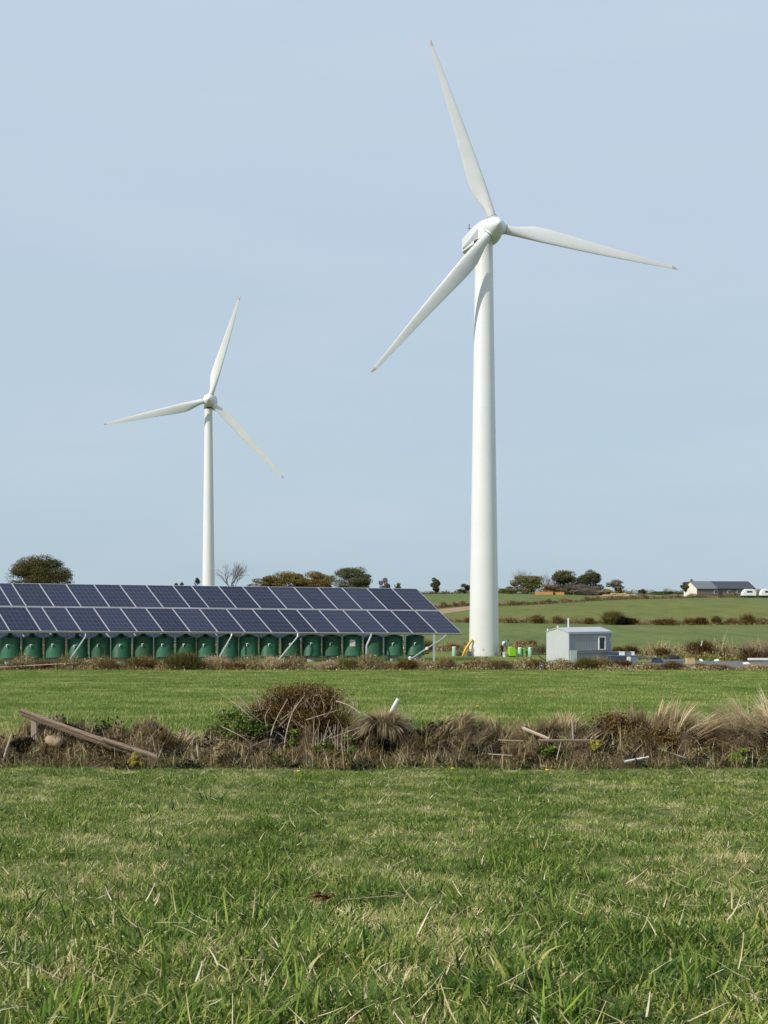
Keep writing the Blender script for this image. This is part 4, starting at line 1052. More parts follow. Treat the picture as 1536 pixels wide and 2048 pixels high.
def bush(name, label, px, Y, w, h, mat, n, size, seed, group=None, spiky=.4, cat='bush', lift=0, bladew=.02, bark='twig', squash=1.0):
    """a shrub: stems and a crown of leaves with spiky shoots"""
    r0 = np.random.default_rng(seed); X = (px - CX) / F * Y; z = gzf(X, Y) + lift
    o = empty(name, (X, Y, z), r0.uniform(0, 6), label, cat, group)
    V1 = crown_leaves(w, h, 0, w * .8 * squash, int(n * (1 - spiky)), size, max(6, int(8 + w * 2)), seed, up=.2, flat=1.15)
    k = int(n * spiky)
    base = np.stack([r0.normal(0, w * .16, k), r0.normal(0, w * .13, k), r0.uniform(0, .45, k) * h], 1)
    V2 = blade_arrays(base, np.arctan2(base[:, 1], base[:, 0]) + r0.normal(0, .5, k), h * r0.uniform(.35, .85, k), r0.uniform(.6, 1.4, k) * bladew, np.abs(r0.normal(.1, .55, k)), r0.uniform(-.1, .8, k), 2, r0.uniform(0, 1, k), r0.uniform(-1, 1, k))
    V, q, r = join(V1, V2)
    link('foliage', fast_mesh('foliage', V, q, r), M[mat], o)
    mb = MB()
    for j in range(5):
        a = r0.uniform(0, 6.283); e = Vector((math.cos(a) * w * .3, math.sin(a) * w * .25, h * r0.uniform(.5, .85)))
        mb.tube([Vector((0, 0, -.05)), e * .5 + Vector((0, 0, h * .1)), e], [.03 * h, .02 * h, .008 * h], 5)
    mb.build('stem', M[bark], o)
    return o

# hedge in front of the array and the hut
h2path = [(-34, 88.5), (-20, 88.2), (-8, 88.6), (0, 88.4), (9, 88.0), (18, 87.6), (36, 87.2)]
hedge_mass('scrub_hedge', 'brown scrub hedge below the solar array', h2path, 2.8, .36, 1.0, 95000, [('scrub', .36), ('deadgrass', .36), ('olive', .22), ('bracken', .20)], 101, bw=.026, leafsize=.10, hmul=([-34, 11, 14.5, 18, 40], [1, 1, .7, .34, .34]))
WORDS = ORD + ['twenty-first', 'twenty-second', 'twenty-third', 'twenty-fourth', 'twenty-fifth', 'twenty-sixth']
TONE = dict(scrub='brown', olive='olive', bracken='dark brown', deadgrass='straw coloured')
bush('gorse_bush', 'rounded olive green bush in hedge before the array tanks', 365, 87.4, 2.9, 1.25, 'olive', 6500, .10, 201, None, .5)
for i, (px, w_, h_, mt) in enumerate([(35, 2.2, .7, 'scrub'), (95, 2.0, .7, 'bracken'), (160, 1.8, .7, 'olive'), (215, 2.2, .85, 'scrub'), (285, 2.8, 1.0, 'bracken'), (430, 2.6, 1.0, 'deadgrass'), (470, 2.0, .6, 'bracken'), (545, 2.3, .95, 'deadgrass'), (585, 2.0, .7, 'scrub'),
                                         (655, 2.2, .65, 'deadgrass'), (697, 2.0, .8, 'olive'), (760, 2.4, .65, 'scrub'), (815, 2.2, .8, 'bracken'), (892, 1.6, .95, 'scrub'), (950, 2.2, .65, 'bracken'), (1000, 2.4, .7, 'scrub'), (1072, 2.0, .75, 'bracken'), (1135, 2.2, .6, 'scrub'),
                                         (1170, 1.6, .9, 'olive'), (1198, 2.0, .95, 'scrub'), (1240, 2.2, .7, 'bracken'), (1300, 2.2, .5, 'scrub'), (1345, 2.2, .55, 'bracken'), (1400, 2.0, .45, 'olive'), (1440, 2.2, .42, 'scrub'), (1515, 2.0, .42, 'deadgrass')]):
    bush('scrub_bush', 'ragged %s bush, %s in the scrub hedge counting from the tank side' % (TONE[mt], WORDS[i]), px, 87.3 + (i % 3) * .5, w_, h_, mt, 3200, .07, 210 + i, 'ragged bushes of the scrub hedge', .5)
# hedge behind the hut and the tower
h3path = [(-45, 136), (-20, 135), (0, 133), (10, 129), (15.5, 122), (20, 114.5), (30, 112.5), (55, 111)]
hedge_mass('rear_hedge', 'tall dry hedge behind the tower and hut', h3path, 3.4, .55, 1.15, 64000, [('deadgrass', .55), ('scrub', .30), ('olive', .14), ('bracken', .10)], 102, bw=.04, leafsize=.14, leafshare=.3, hmul=([-45, 14, 19, 55], [1, 1, 1.55, 1.55]))
for i, (px, w_, h_, mt) in enumerate([(850, 2.6, 1.3, 'olive'), (905, 2.4, 1.0, 'scrub'), (1042, 1.5, 1.15, 'bracken'), (1062, 1.2, 1.2, 'bracken'), (1240, 1.8, 1.0, 'bracken'), (1262, 1.4, 1.1, 'bracken'), (1325, 2.0, .9, 'bracken'), (1392, 2.6, 1.45, 'bracken'), (1412, 1.8, 1.5, 'bracken'), (1450, 1.8, .9, 'scrub')]):
    bush('hedge_bush', '%s bush in the dry hedge behind tower and hut, %s from the array' % (TONE[mt], WORDS[i]), px, (130 if px < 1100 else 112.3) + (i % 2) * .6, w_, h_, mt, 2600, .10, 240 + i, 'dark bushes of the rear hedge', .4, bladew=.035)
for i, (px, yy, hh, w_, lab) in enumerate([(1500, 104, 2.7, 4.8, 'large spiky dead shrub leaning over the yard behind the white beam'), (1545, 105, 2.7, 4.0, 'spiky dead shrub at the far edge of the yard beyond the large one')]):
    bush('spiky_shrub', lab, px, yy, w_ * .42, hh * .45, 'bracken', 900, .12, 260 + i, None, .75, bladew=.04)
    X = (px - CX) / F * yy; o = bpy.data.objects['spiky_shrub' + ('' if i == 0 else '.001')]; r0 = np.random.default_rng(270 + i); mb = MB()
    for k in range(60):
        a = r0.uniform(0, 6.283); el = r0.uniform(.35, 1.5); l_ = r0.uniform(.9, hh * .88)
        d = Vector((math.cos(a) * math.cos(el), math.sin(a) * math.cos(el), math.sin(el))); mb.tube([d * .1, d * l_ * .6 + Vector((0, 0, .1)), d * l_], [.03, .022, .008], 4, cap=False)
    mb.build('shoots', M['twig'], o)
hedge_mass('yard_weeds', 'green and yellow weeds edging the back of the yard', [(19.5, 109), (22, 108), (24, 106.5), (28, 106), (38, 104)], 2.4, .2, .6, 14000, [('bramble', .45), ('olive', .4), ('moss', .25)], 103, bw=.03, leafsize=.12)
# hedge across the middle fields and the sloping one
h4path = [(-60, 226), (-20, 224), (10, 222), (40, 221), (90, 219)]
hedge_mass('field_hedge', 'brown hedge crossing the green fields behind the hut', h4path, 3.0, .45, 1.15, 80000, [('scrub', .45), ('deadgrass', .45), ('bracken', .30)], 104, bw=.04, leafsize=.13, leafshare=.4)
for i, (px, w_, h_, mt) in enumerate([(945, 3, 1.0, 'bracken'), (1020, 2.4, 1.0, 'scrub'), (1075, 3, 1.5, 'bracken'), (1115, 2.6, 1.4, 'scrub'), (1178, 2.2, 1.1, 'bracken'), (1262, 2.6, 1.2, 'bracken'), (1330, 6.5, 1.1, 'bracken'), (1380, 3.0, 1.2, 'bracken'), (1402, 3.2, 1.3, 'bracken'), (1433, 2.2, 1.5, 'bracken'), (1462, 2.4, 1.1, 'scrub'), (1495, 3.4, 1.8, 'bracken'), (1525, 2.6, 1.2, 'scrub')]):
    bush('field_bush', '%s bush in the field crossing hedge, %s from the turbine tower' % (TONE[mt], WORDS[i]), px, 220.0, w_, h_, mt, 2200, .15, 280 + i, 'dark bushes of the field hedge', .35, bladew=.06)
bush('thicket', 'big rounded dark thicket rising from the field hedge', 1226, 219.5, 4.4, 2.3, 'olive', 7000, .15, 300, None, .5, bladew=.05)
bush('thicket', 'black low end of the big field hedge thicket', 1242, 219.0, 3.6, 1.5, 'blackleafshade', 3600, .15, 301, None, .3, bladew=.05)
h5 = []
for (x_, y_px) in ((830, 1222), (880, 1216), (940, 1211), (1000, 1211.5), (1100, 1207), (1200, 1201), (1300, 1197.5), (1400, 1195.5), (1536, 1195), (1600, 1195)):
    # walk out until the ground lies on that sight line
    for Yk in np.arange(240, 400, 1.0):
        Xk = (x_ - CX) / F * Yk
        if HY - gzf(Xk, Yk) / Yk * F <= y_px: break
    h5.append((Xk, Yk))
hedge_mass('slope_hedge', 'low brown hedge climbing the slope towards the bungalow', h5, 2.6, .5, 1.3, 52000, [('scrub', .6), ('bracken', .35), ('deadgrass', .35)], 105, bw=.06, leafsize=.19, leafshare=.5)
hedge_mass('crest_hedge', 'dark green hedge along the crest of the hill', [(-160, 418), (-60, 416), (10, 414), (60, 412), (110, 408), (150, 405)], 3.5, .7, 2.0, 52000, [('darkleaf', .45), ('olive', .35), ('scrub', .4)], 106, bw=.08, leafsize=.26, leafshare=.6)
o = empty('timber_heap', (hp(1255) , 385, gzf(hp(1255), 385)), 0, 'heap of pale sawn timber on the crest left of bungalow', 'timber')
for k in range(26):
    a = rng.uniform(-.35, .35); x = rng.uniform(-6, 5); MB().box((x, rng.uniform(-1, 1), .15 + .8 * rng.uniform(0, 1) * math.exp(-(x / 4) ** 2)), (rng.uniform(1.5, 4), .3, .22), Matrix.Rotation(a, 3, 'Z') @ Matrix.Rotation(rng.uniform(-.1, .1), 3, 'Y')).build('beam', M['tan'], o)

# loose sticks and scraps in the hedge before the yard
def stick(name, label, a, b, r, mat, cat='stick', group=None, bendz=0.0, n=6):
    a, b = Vector(a), Vector(b); m_ = (a + b) / 2 + Vector((0, 0, bendz))
    o = MB().tube([Vector((0, 0, 0)), (a.lerp(m_, .5) - a), m_ - a, (m_.lerp(b, .5) - a), b - a], [r, r * .98, r * .94, r * .9, r * .8], n).build(name, M[mat], None, a, smooth=False, auto=50)
    return tag(o, label, cat, group)
stick('long_pole', 'long pale pole lying across the hedge below the tanks', P(-8, 1335, 86.3), P(152, 1326, 87.3), .04, 'twigpale', 'pole')
stick('fallen_stick', 'yellow stick slanting in the hedge before the hut hatch', P(1197, 1350, 86.2), P(1228, 1339, 86.4), .035, 'strawstick')
stick('fallen_stick', 'short yellow stick lying flat near the hut hedge', P(1172, 1347, 86.1), P(1192, 1349, 86.1), .035, 'strawstick')
stick('fallen_stick', 'yellow stick tip crossing the slanting one before the hut', P(1212, 1346, 86.1), P(1231, 1351, 86.0), .03, 'strawstick')
stick('white_lath', 'white strip lying in the hedge before the yard', P(1287, 1343, 86.2), P(1308, 1346, 86.2), .05, 'tubewhite', 'strip')
stick('blue_strip', 'pale blue strip on the grass edge before the yard', P(1442, 1354, 84.6), P(1464, 1353.5, 84.6), .06, 'bluegrey', 'strip')
for i, px in enumerate((1080, 1086)):
    stick('black_stake', 'short black stake in the hedge before the hut, %s of two' % ('nearer the tower' if i == 0 else 'nearer the hut'), P(px, 1344, 86.4), P(px + .5, 1326, 86.4), .07, 'darksteel', 'stake', 'black stakes')
stick('hedge_stake', 'pale splinter standing above the rear hedge by the yard', P(1402, 1292, 111.5), P(1405, 1281, 111.5), .035, 'tubewhite', 'stake')

# ------------------------------------------------------------------ the near bank
BY = 18.75
def bank_h(x):
    x = np.asarray(x, float)
    return .41 + .06 * snoise(x, x * 0, 2.2, 61) + .05 * snoise(x, x * 0, .7, 62)
def bank_z(x, y):
    """surface height of the bank above the ground"""
    x = np.asarray(x, float); y = np.asarray(y, float)
    d = (y - BY - .13 * snoise(x, x * 0, 2.4, 67)) / .78; s_ = np.exp(-np.abs(d) ** 2.6)
    return gz(x, y) + bank_h(x) * s_ * (1 + .16 * snoise(x, y, .35, 63) + .22 * snoise(x, y, .9, 64)) - .03
xs = np.linspace(-11, 11, 320); ys = np.linspace(BY - 1.35, BY + 1.35, 44)
XX, YY = np.meshgrid(xs, ys, indexing='ij'); ZZ = bank_z(XX, YY)
i, j = np.meshgrid(np.arange(319), np.arange(43), indexing='ij'); n_ = 44
q = np.stack([i * n_ + j, (i + 1) * n_ + j, (i + 1) * n_ + j + 1, i * n_ + j + 1], -1).reshape(-1, 4)
tag(link('earth_bank', fast_mesh('earth_bank', np.stack([XX, YY, ZZ], -1), q, smooth=True), M['soil']), kind='structure')

def hollow(x, y): return .8 * snoise(x, y * 1.2, .75, 65) + .5 * snoise(x, y, .33, 66)  # noise marks where black leaves paint hollow shade
def bank_cover(name, label, n, mat, leaf, seed, l0=.08, l1=.28, bw=.007, dens_seed=0, xr=(-10.5, 10.5), front=False, ysig=.62, thr=.0, lean=.8, az0=None, h=0.0, yc=0.0, dark=False):
    r0 = np.random.default_rng(seed); x = r0.uniform(xr[0], xr[1], n); y = BY + yc + (r0.normal(0, ysig, n) if yc else (r0.uniform(-1.2, .4, n) if front else r0.uniform(-1.22, .95, n)))
    keep = (.75 * snoise(x, y * 1.3, .8, seed + 300) + .55 * snoise(x, y, .3, seed + 301) + r0.normal(0, .2, n)) > thr
    ho = hollow(x, y) + r0.normal(0, .12, n)
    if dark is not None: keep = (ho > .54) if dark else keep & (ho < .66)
    keep &= np.abs(y - BY) < 1.25
    x, y = x[keep], y[keep]; n = len(x); z = bank_z(x, y)
    if leaf:
        cen = np.stack([x, y, z + np.abs(r0.normal(0, .035 + h, n))], 1); nn = r0.normal(size=(n, 3)) + np.array([0, -.4, .8])
        A = leaf_arrays(cen, nn, r0.uniform(l0, l1, n), r0.uniform(0, 1, n), .55)
    else:
        az = r0.uniform(0, 6.283, n) if az0 is None else az0 + r0.normal(0, .5, n) + .6 * snoise(x, y, .8, seed + 9)
        A = blade_arrays(np.stack([x, y, z - .01], 1), az, r0.uniform(l0, l1, n), r0.uniform(.5, 1.3, n) * bw, np.abs(r0.normal(.3, lean, n)), r0.uniform(0, 1.3, n), 3, r0.uniform(0, 1, n), r0.uniform(-1, 1, n))
    return tag(link(name, fast_mesh(name, *A), M[mat]), label, None, None, 'stuff')
bank_cover('bracken_litter', 'brown bracken litter covering the near bank', 90000, 'bracken', True, 71, .012, .036, thr=-.9)
bank_cover('hollow_shade', 'black leaves painting shade into the hollows of the near bank', 60000, 'blackleafshade', True, 77, .03, .075, h=.03, dark=True)  # near-black leaf colour stands for the shade in the hollows
bank_cover('scrub_litter', 'brown dry growth on the near bank', 26000, 'scrub', False, 72, .06, .22, .009, thr=-.3)
bank_cover('dead_grass', 'dead straw grass on the near bank', 26000, 'deadgrass', False, 73, .08, .30, .010, thr=.1)
bank_cover('hanging_grass', 'dry grass hanging down the face of the near bank', 9000, 'deadgrass', False, 78, .12, .30, .010, thr=.2, front=True, lean=.5, az0=-1.57)
bank_cover('olive_growth', 'olive growth on the face of the near bank', 32000, 'olive', True, 74, .012, .034, thr=.15, front=True, h=.03)
bank_cover('fine_straw', 'pale straw threads hanging on the near bank', 5000, 'straw', False, 75, .10, .36, .007, thr=-.2, front=True, lean=.9)
bank_cover('creeping_leaves', 'creeping green leaves low on the near bank', 14000, 'bramble', True, 76, .02, .05, thr=.6, front=True, h=.04)
bank_cover('fringe_grass', 'longer green grass along the foot of the near bank', 12000, 'grassdark', False, 79, .05, .15, .010, thr=-.2, ysig=.16, lean=.5, yc=-1.02, dark=None)
bank_cover('bank_grass', 'green grass growing into the face of the near bank', 9000, 'grassbright', False, 80, .05, .15, .009, thr=.55, front=True, lean=.6, dark=None)

def bpt(px, y=None, lift=0.0):
    y = BY if y is None else y; X = (px - CX) / F * y; return Vector((X, y, float(bank_z(X, y)) + lift))

def tussock(name, label, px, y, n, rad, l0, l1, mat, bw=.011, lean=.35, bend=1.4, az0=None, spread=1.0, lift=0.0, seed=1, group=None, azw=.8, cat='grass tussock', px_h=None, segs=5):
    r0 = np.random.default_rng(seed); c = bpt(px, y, lift)
    n = int(n * .62); nb = max(10, n // 14); bi = r0.integers(0, nb, n)                 # blades grow in bunches
    a = r0.uniform(0, 6.283, nb); rr_ = rad * np.sqrt(r0.uniform(0, 1, nb))
    baz = (a + r0.normal(0, .5, nb)) if az0 is None else az0 + r0.normal(0, azw, nb)
    bl = np.abs(r0.normal(lean, .25, nb)); bb = bend * r0.uniform(.35, 1.2, nb); br = r0.uniform(.1, .9, nb); bL = r0.uniform(l0, l1, nb)
    dx = (rr_ * np.cos(a) * spread)[bi] + r0.normal(0, .018, n); dy = (rr_ * np.sin(a))[bi] + r0.normal(0, .018, n)
    base = np.stack([dx, dy, bank_z(c.x + dx, c.y + dy) - c.z + lift - .02], 1)
    A = blade_arrays(base, baz[bi] + r0.normal(0, .16, n), bL[bi] * r0.uniform(.55, 1.08, n), r0.uniform(.6, 1.3, n) * bw, np.abs(bl[bi] + r0.normal(0, .08, n)), bb[bi] * r0.uniform(.8, 1.2, n), segs, np.clip(br[bi] + r0.normal(0, .18, n), 0, 1), r0.uniform(-1, 1, n))
    o = link(name, fast_mesh(name, *A), M[mat], None, c)
    return tag(o, label, cat, group)

def leaf_clump(name, label, px, y, w, h, mat, n, size, seed, lift=0.0, cat='bush', d=None, lobes=12, stems=6, bark='twig', group=None, fuzz=.5, asp=.6):
    c = bpt(px, y, lift); o = empty(name, c, 0, label, cat, group)
    A = crown_leaves(w, h, -.04, d or w * .7, n, size, lobes, seed, up=.3, flat=1.1, fuzz=fuzz, asp=asp)
    link('foliage', fast_mesh('foliage', *A), M[mat], o); r0 = np.random.default_rng(seed)
    for k in range(stems):
        a = r0.uniform(0, 6.283); e = Vector((math.cos(a) * w * .42, math.sin(a) * w * .25, h * r0.uniform(.6, 1.1)))
        MB().tube([(e.x * .2, e.y * .2, -.03), e * .55 + Vector((0, 0, h * .12)), e], [.008, .006, .003], 5).build('stem', M[bark], o)
    return o

# brush pile in the middle
pile = empty('brush_pile', bpt(600, BY + .1), 0, 'large brush pile of brown bracken and bare twigs on the bank', 'brush pile')
o = pile.location
A1 = crown_leaves(1.80, .84, -.10, .8, 20000, .036, 26, 401, up=.2, flat=.8, fuzz=1.0, asp=.40)
link('dead_leaves', fast_mesh('dead_leaves', *A1), M['bracken'], pile)
r0 = np.random.default_rng(402); n = 5000
ang = r0.uniform(0, 6.283, n); rd = np.sqrt(r0.uniform(0, 1, n)); base = np.stack([rd * np.cos(ang) * .80, rd * np.sin(ang) * .38, .02 + .62 * r0.uniform(0, 1, n) * (1 - rd ** 2 * .7)], 1)
A2 = blade_arrays(base, ang + r0.normal(0, .8, n), r0.uniform(.05, .26, n), r0.uniform(.005, .010, n), r0.uniform(.1, 1.6, n), r0.uniform(-.3, .8, n), 3, r0.uniform(.0, 1, n), r0.uniform(-1, 1, n))
link('fine_twigs', fast_mesh('fine_twigs', *A2), M['bracken'], pile)
A3 = crown_leaves(1.65, .58, -.04, .80, 7000, .045, 15, 403, fuzz=.4); link('shade_core', fast_mesh('shade_core', *A3), M['blackleafshade'], pile)  # black leaves paint the shade inside the pile
def pile_twig(pts, r, mat, parent=pile, off=None):
    off = parent.location if off is None else off
    P_ = [P(*p) - off for p in pts]
    # smooth curve through the points
    out = []
    for i in range(len(P_) - 1):
        p0, p1, p2, p3 = P_[max(i - 1, 0)], P_[i], P_[i + 1], P_[min(i + 2, len(P_) - 1)]
        for t in np.linspace(0, 1, 5)[(0 if i == 0 else 1):]:
            out.append(0.5 * ((2 * p1) + (p2 - p0) * t + (2 * p0 - 5 * p1 + 4 * p2 - p3) * t * t + (3 * p1 - p0 - 3 * p2 + p3) * t ** 3))
    MB().tube(out, list(np.linspace(r * .75, r * .3, len(out))), 6).build('twig', M[mat], parent, auto=60)
YF = BY - .55
for pts, r_, mt in [
    ([(537, 1535, YF), (540, 1480, YF), (552, 1440, YF + .1), (575, 1398, YF + .25)], .013, 'twigpale'),
    ([(565, 1520, YF), (572, 1470, YF), (585, 1425, YF + .1), (610, 1390, YF + .3)], .013, 'twigpale'),
    ([(502, 1534, YF - .05), (540, 1490, YF), (556, 1465, YF + .1)], .012, 'twigpale'),
    ([(610, 1527, YF), (580, 1490, YF), (553, 1465, YF + .1), (495, 1448, YF + .2)], .017, 'deadwood'),
    ([(612, 1440, YF + .1), (650, 1428, YF + .1), (684, 1418, YF + .2)], .009, 'twigpale'),
    ([(672, 1402, YF + .3), (700, 1412, YF + .2), (728, 1432, YF + .1)], .013, 'twigpale'),
    ([(600, 1425, BY), (602, 1385, BY), (600, 1362, BY + .1)], .009, 'twig'), ([(603, 1392, BY), (615, 1378, BY), (627, 1364, BY + .1)], .005, 'twigpale'),
    ([(668, 1420, BY), (670, 1395, BY), (669, 1374, BY)], .007, 'twigpale'), ([(675, 1402, BY), (688, 1388, BY), (698, 1378, BY)], .006, 'twig'),
    ([(510, 1440, YF + .3), (508, 1420, YF + .3), (497, 1410, YF + .35)], .006, 'twig'), ([(545, 1420, BY), (541, 1400, BY), (543, 1388, BY)], .006, 'twig'),
    ([(575, 1400, BY), (571, 1388, BY), (566, 1378, BY)], .006, 'twig'), ([(655, 1400, BY), (656, 1388, BY), (652, 1380, BY)], .009, 'bark'),
    ([(640, 1450, YF + .1), (632, 1425, YF + .2), (618, 1408, YF + .3)], .007, 'twig'), ([(535, 1460, YF + .1), (530, 1435, YF + .2), (540, 1415, YF + .3)], .008, 'twigpale'),
    ([(560, 1440, YF + .1), (580, 1425, YF + .1), (620, 1395, YF + .25), (625, 1380, YF + .3)], .007, 'twig')]:
    pile_twig(pts, r_, 'barkgrey' if mt == 'deadwood' else mt)
for k in range(44):
    x0, y0 = r0.uniform(470, 730), r0.uniform(1430, 1525); dx, dy = r0.normal(0, 32), r0.uniform(-55, -10)
    pile_twig([(x0, y0, YF + .05), (x0 + dx * .5 + r0.normal(0, 5), y0 + dy * .5, YF + .1), (x0 + dx, y0 + dy, YF + .2)], r0.uniform(.004, .008), random.choice(['twig', 'twigpale', 'twig']))
for k in range(60):
    a = r0.uniform(0, 6.28); x0 = 600 + 112 * math.cos(a); y0 = 1425 - 22 * abs(math.sin(a))
    pile_twig([(x0, y0 + 12, BY - .1), (x0 + r0.normal(0, 8), y0 - 6, BY - .05), (x0 + r0.normal(14 * math.cos(a), 14), y0 - r0.uniform(10, 34), BY)], r0.uniform(.004, .008), random.choice(['twig', 'twig', 'twigpale']))
# upright straw stems before the pile
for k in range(16):
    x0 = 622 + k * 5 + r0.normal(0, 2); pile_twig([(x0, 1515 + r0.normal(0, 3), YF - .08), (x0 + r0.normal(0, 3), 1480, YF - .08), (x0 + r0.normal(2, 4), 1447 + r0.normal(0, 8), YF - .05)], r0.uniform(.004, .008), 'twigpale')

# bramble clump at the left of the pile
br = leaf_clump('bramble', 'bramble patch with green leaves and arching stems beside the brush pile', 487, BY - .30, 1.10, .38, 'bramble', 1500, .048, 410, .02, 'bramble', .55, 14, 5)
for pts in ([(430, 1479, YF), (455, 1480, YF), (490, 1492, YF), (520, 1515, YF)], [(432, 1448, YF + .2), (468, 1465, YF), (500, 1487, YF), (512, 1530, YF)], [(455, 1507, YF), (453, 1490, YF), (452, 1470, YF)],
            [(470, 1520, YF), (490, 1500, YF), (520, 1485, YF), (545, 1478, YF)], [(415, 1478, YF + .1), (400, 1479, YF + .1), (380, 1482, YF)]):
    pile_twig(pts, .008, 'twigpale', br)
leaf_clump('bramble', 'patch of bright green bramble leaves between pile and drooping tussock', 692, BY - .35, .36, .26, 'grassbright', 420, .05, 411, .0, 'bramble', .3, 6, 3)
leaf_clump('bramble', 'green bramble leaves low in the pile beside the drooping tussock', 650, BY - .62, .40, .22, 'bramble', 420, .05, 416, .0, 'bramble', .2, 6, 3)
leaf_clump('bramble', 'small green bramble spray in the face of the brush pile', 590, BY - .50, .34, .22, 'bramble', 420, .055, 412, .06, 'bramble', .2, 6, 3)
leaf_clump('moss_cushion', 'tan mossy cushion at the foot of the bramble patch', 441, BY - .95, .31, .32, 'tanmoss', 3800, .022, 413, .02, 'moss', .28, 14, 0)
leaf_clump('moss_cushion', 'yellow mossy cushion under the low end of leaning timber', 272, BY - 1.12, .24, .20, 'moss', 3000, .020, 414, .05, 'moss', .22, 12, 0)
leaf_clump('moss_cushion', 'olive mossy hump at the foot of the brush pile', 690, BY - .72, .30, .22, 'olive', 2600, .022, 415, .0, 'moss', .25, 12, 0)

# drooping tussock right of the pile
dt = empty('drooping_tussock', bpt(772, BY - .25), 0, 'dome of drooping grey brown dead grass next to the brush pile', 'grass tussock')
n = 2600; nb = 90; bi = r0.integers(0, nb, n); ba = r0.uniform(0, 6.283, nb); rd = np.sqrt(r0.uniform(0, 1, nb))
base = np.stack([(rd * np.cos(ba) * .17 - .03)[bi], (rd * np.sin(ba) * .14)[bi], (.20 + .17 * (1 - rd ** 2))[bi]], 1) + r0.normal(0, .014, (n, 3))
bL, bl, bb, bc = r0.uniform(.26, .62, nb), r0.uniform(.2, 1.1, nb), r0.uniform(1.0, 2.4, nb), r0.uniform(.05, .9, nb)
A = blade_arrays(base, ba[bi] + r0.normal(0, .13, n), bL[bi] * r0.uniform(.6, 1.08, n), r0.uniform(.007, .016, n), bl[bi] + r0.normal(0, .07, n), bb[bi] * r0.uniform(.85, 1.15, n), 6, np.clip(bc[bi] + r0.normal(0, .18, n), 0, 1), r0.uniform(-.7, .7, n))
link('blades', fast_mesh('blades', *A), M['deadgrey'], dt)
n = 420; ang = r0.uniform(0, 6.283, n); base = np.stack([r0.normal(0, .07, n), r0.normal(0, .07, n), np.full(n, .30)], 1)
A = blade_arrays(base, ang, r0.uniform(.22, .45, n), r0.uniform(.003, .006, n), np.abs(r0.normal(0, .45, n)), r0.uniform(-.1, .5, n), 4, r0.uniform(.3, 1, n), r0.uniform(-1, 1, n)); link('shoots', fast_mesh('shoots', *A), M['deadgrass'], dt)
A = crown_leaves(.62, .40, -.04, .5, 1800, .06, 10, 420); link('core', fast_mesh('core', *A), M['blackleafshade'], dt)  # black mass puts the shade between the blades into colour
a_, b_ = P(781, 1425, BY - .2), P(796, 1398, BY - .22)
tag(MB().tube([Vector((0, 0, 0)), b_ - a_], .026, 14).build('white_tube', M['tubewhite'], None, a_, auto=50), 'short white plastic tube sticking out above the drooping tussock', 'tube')

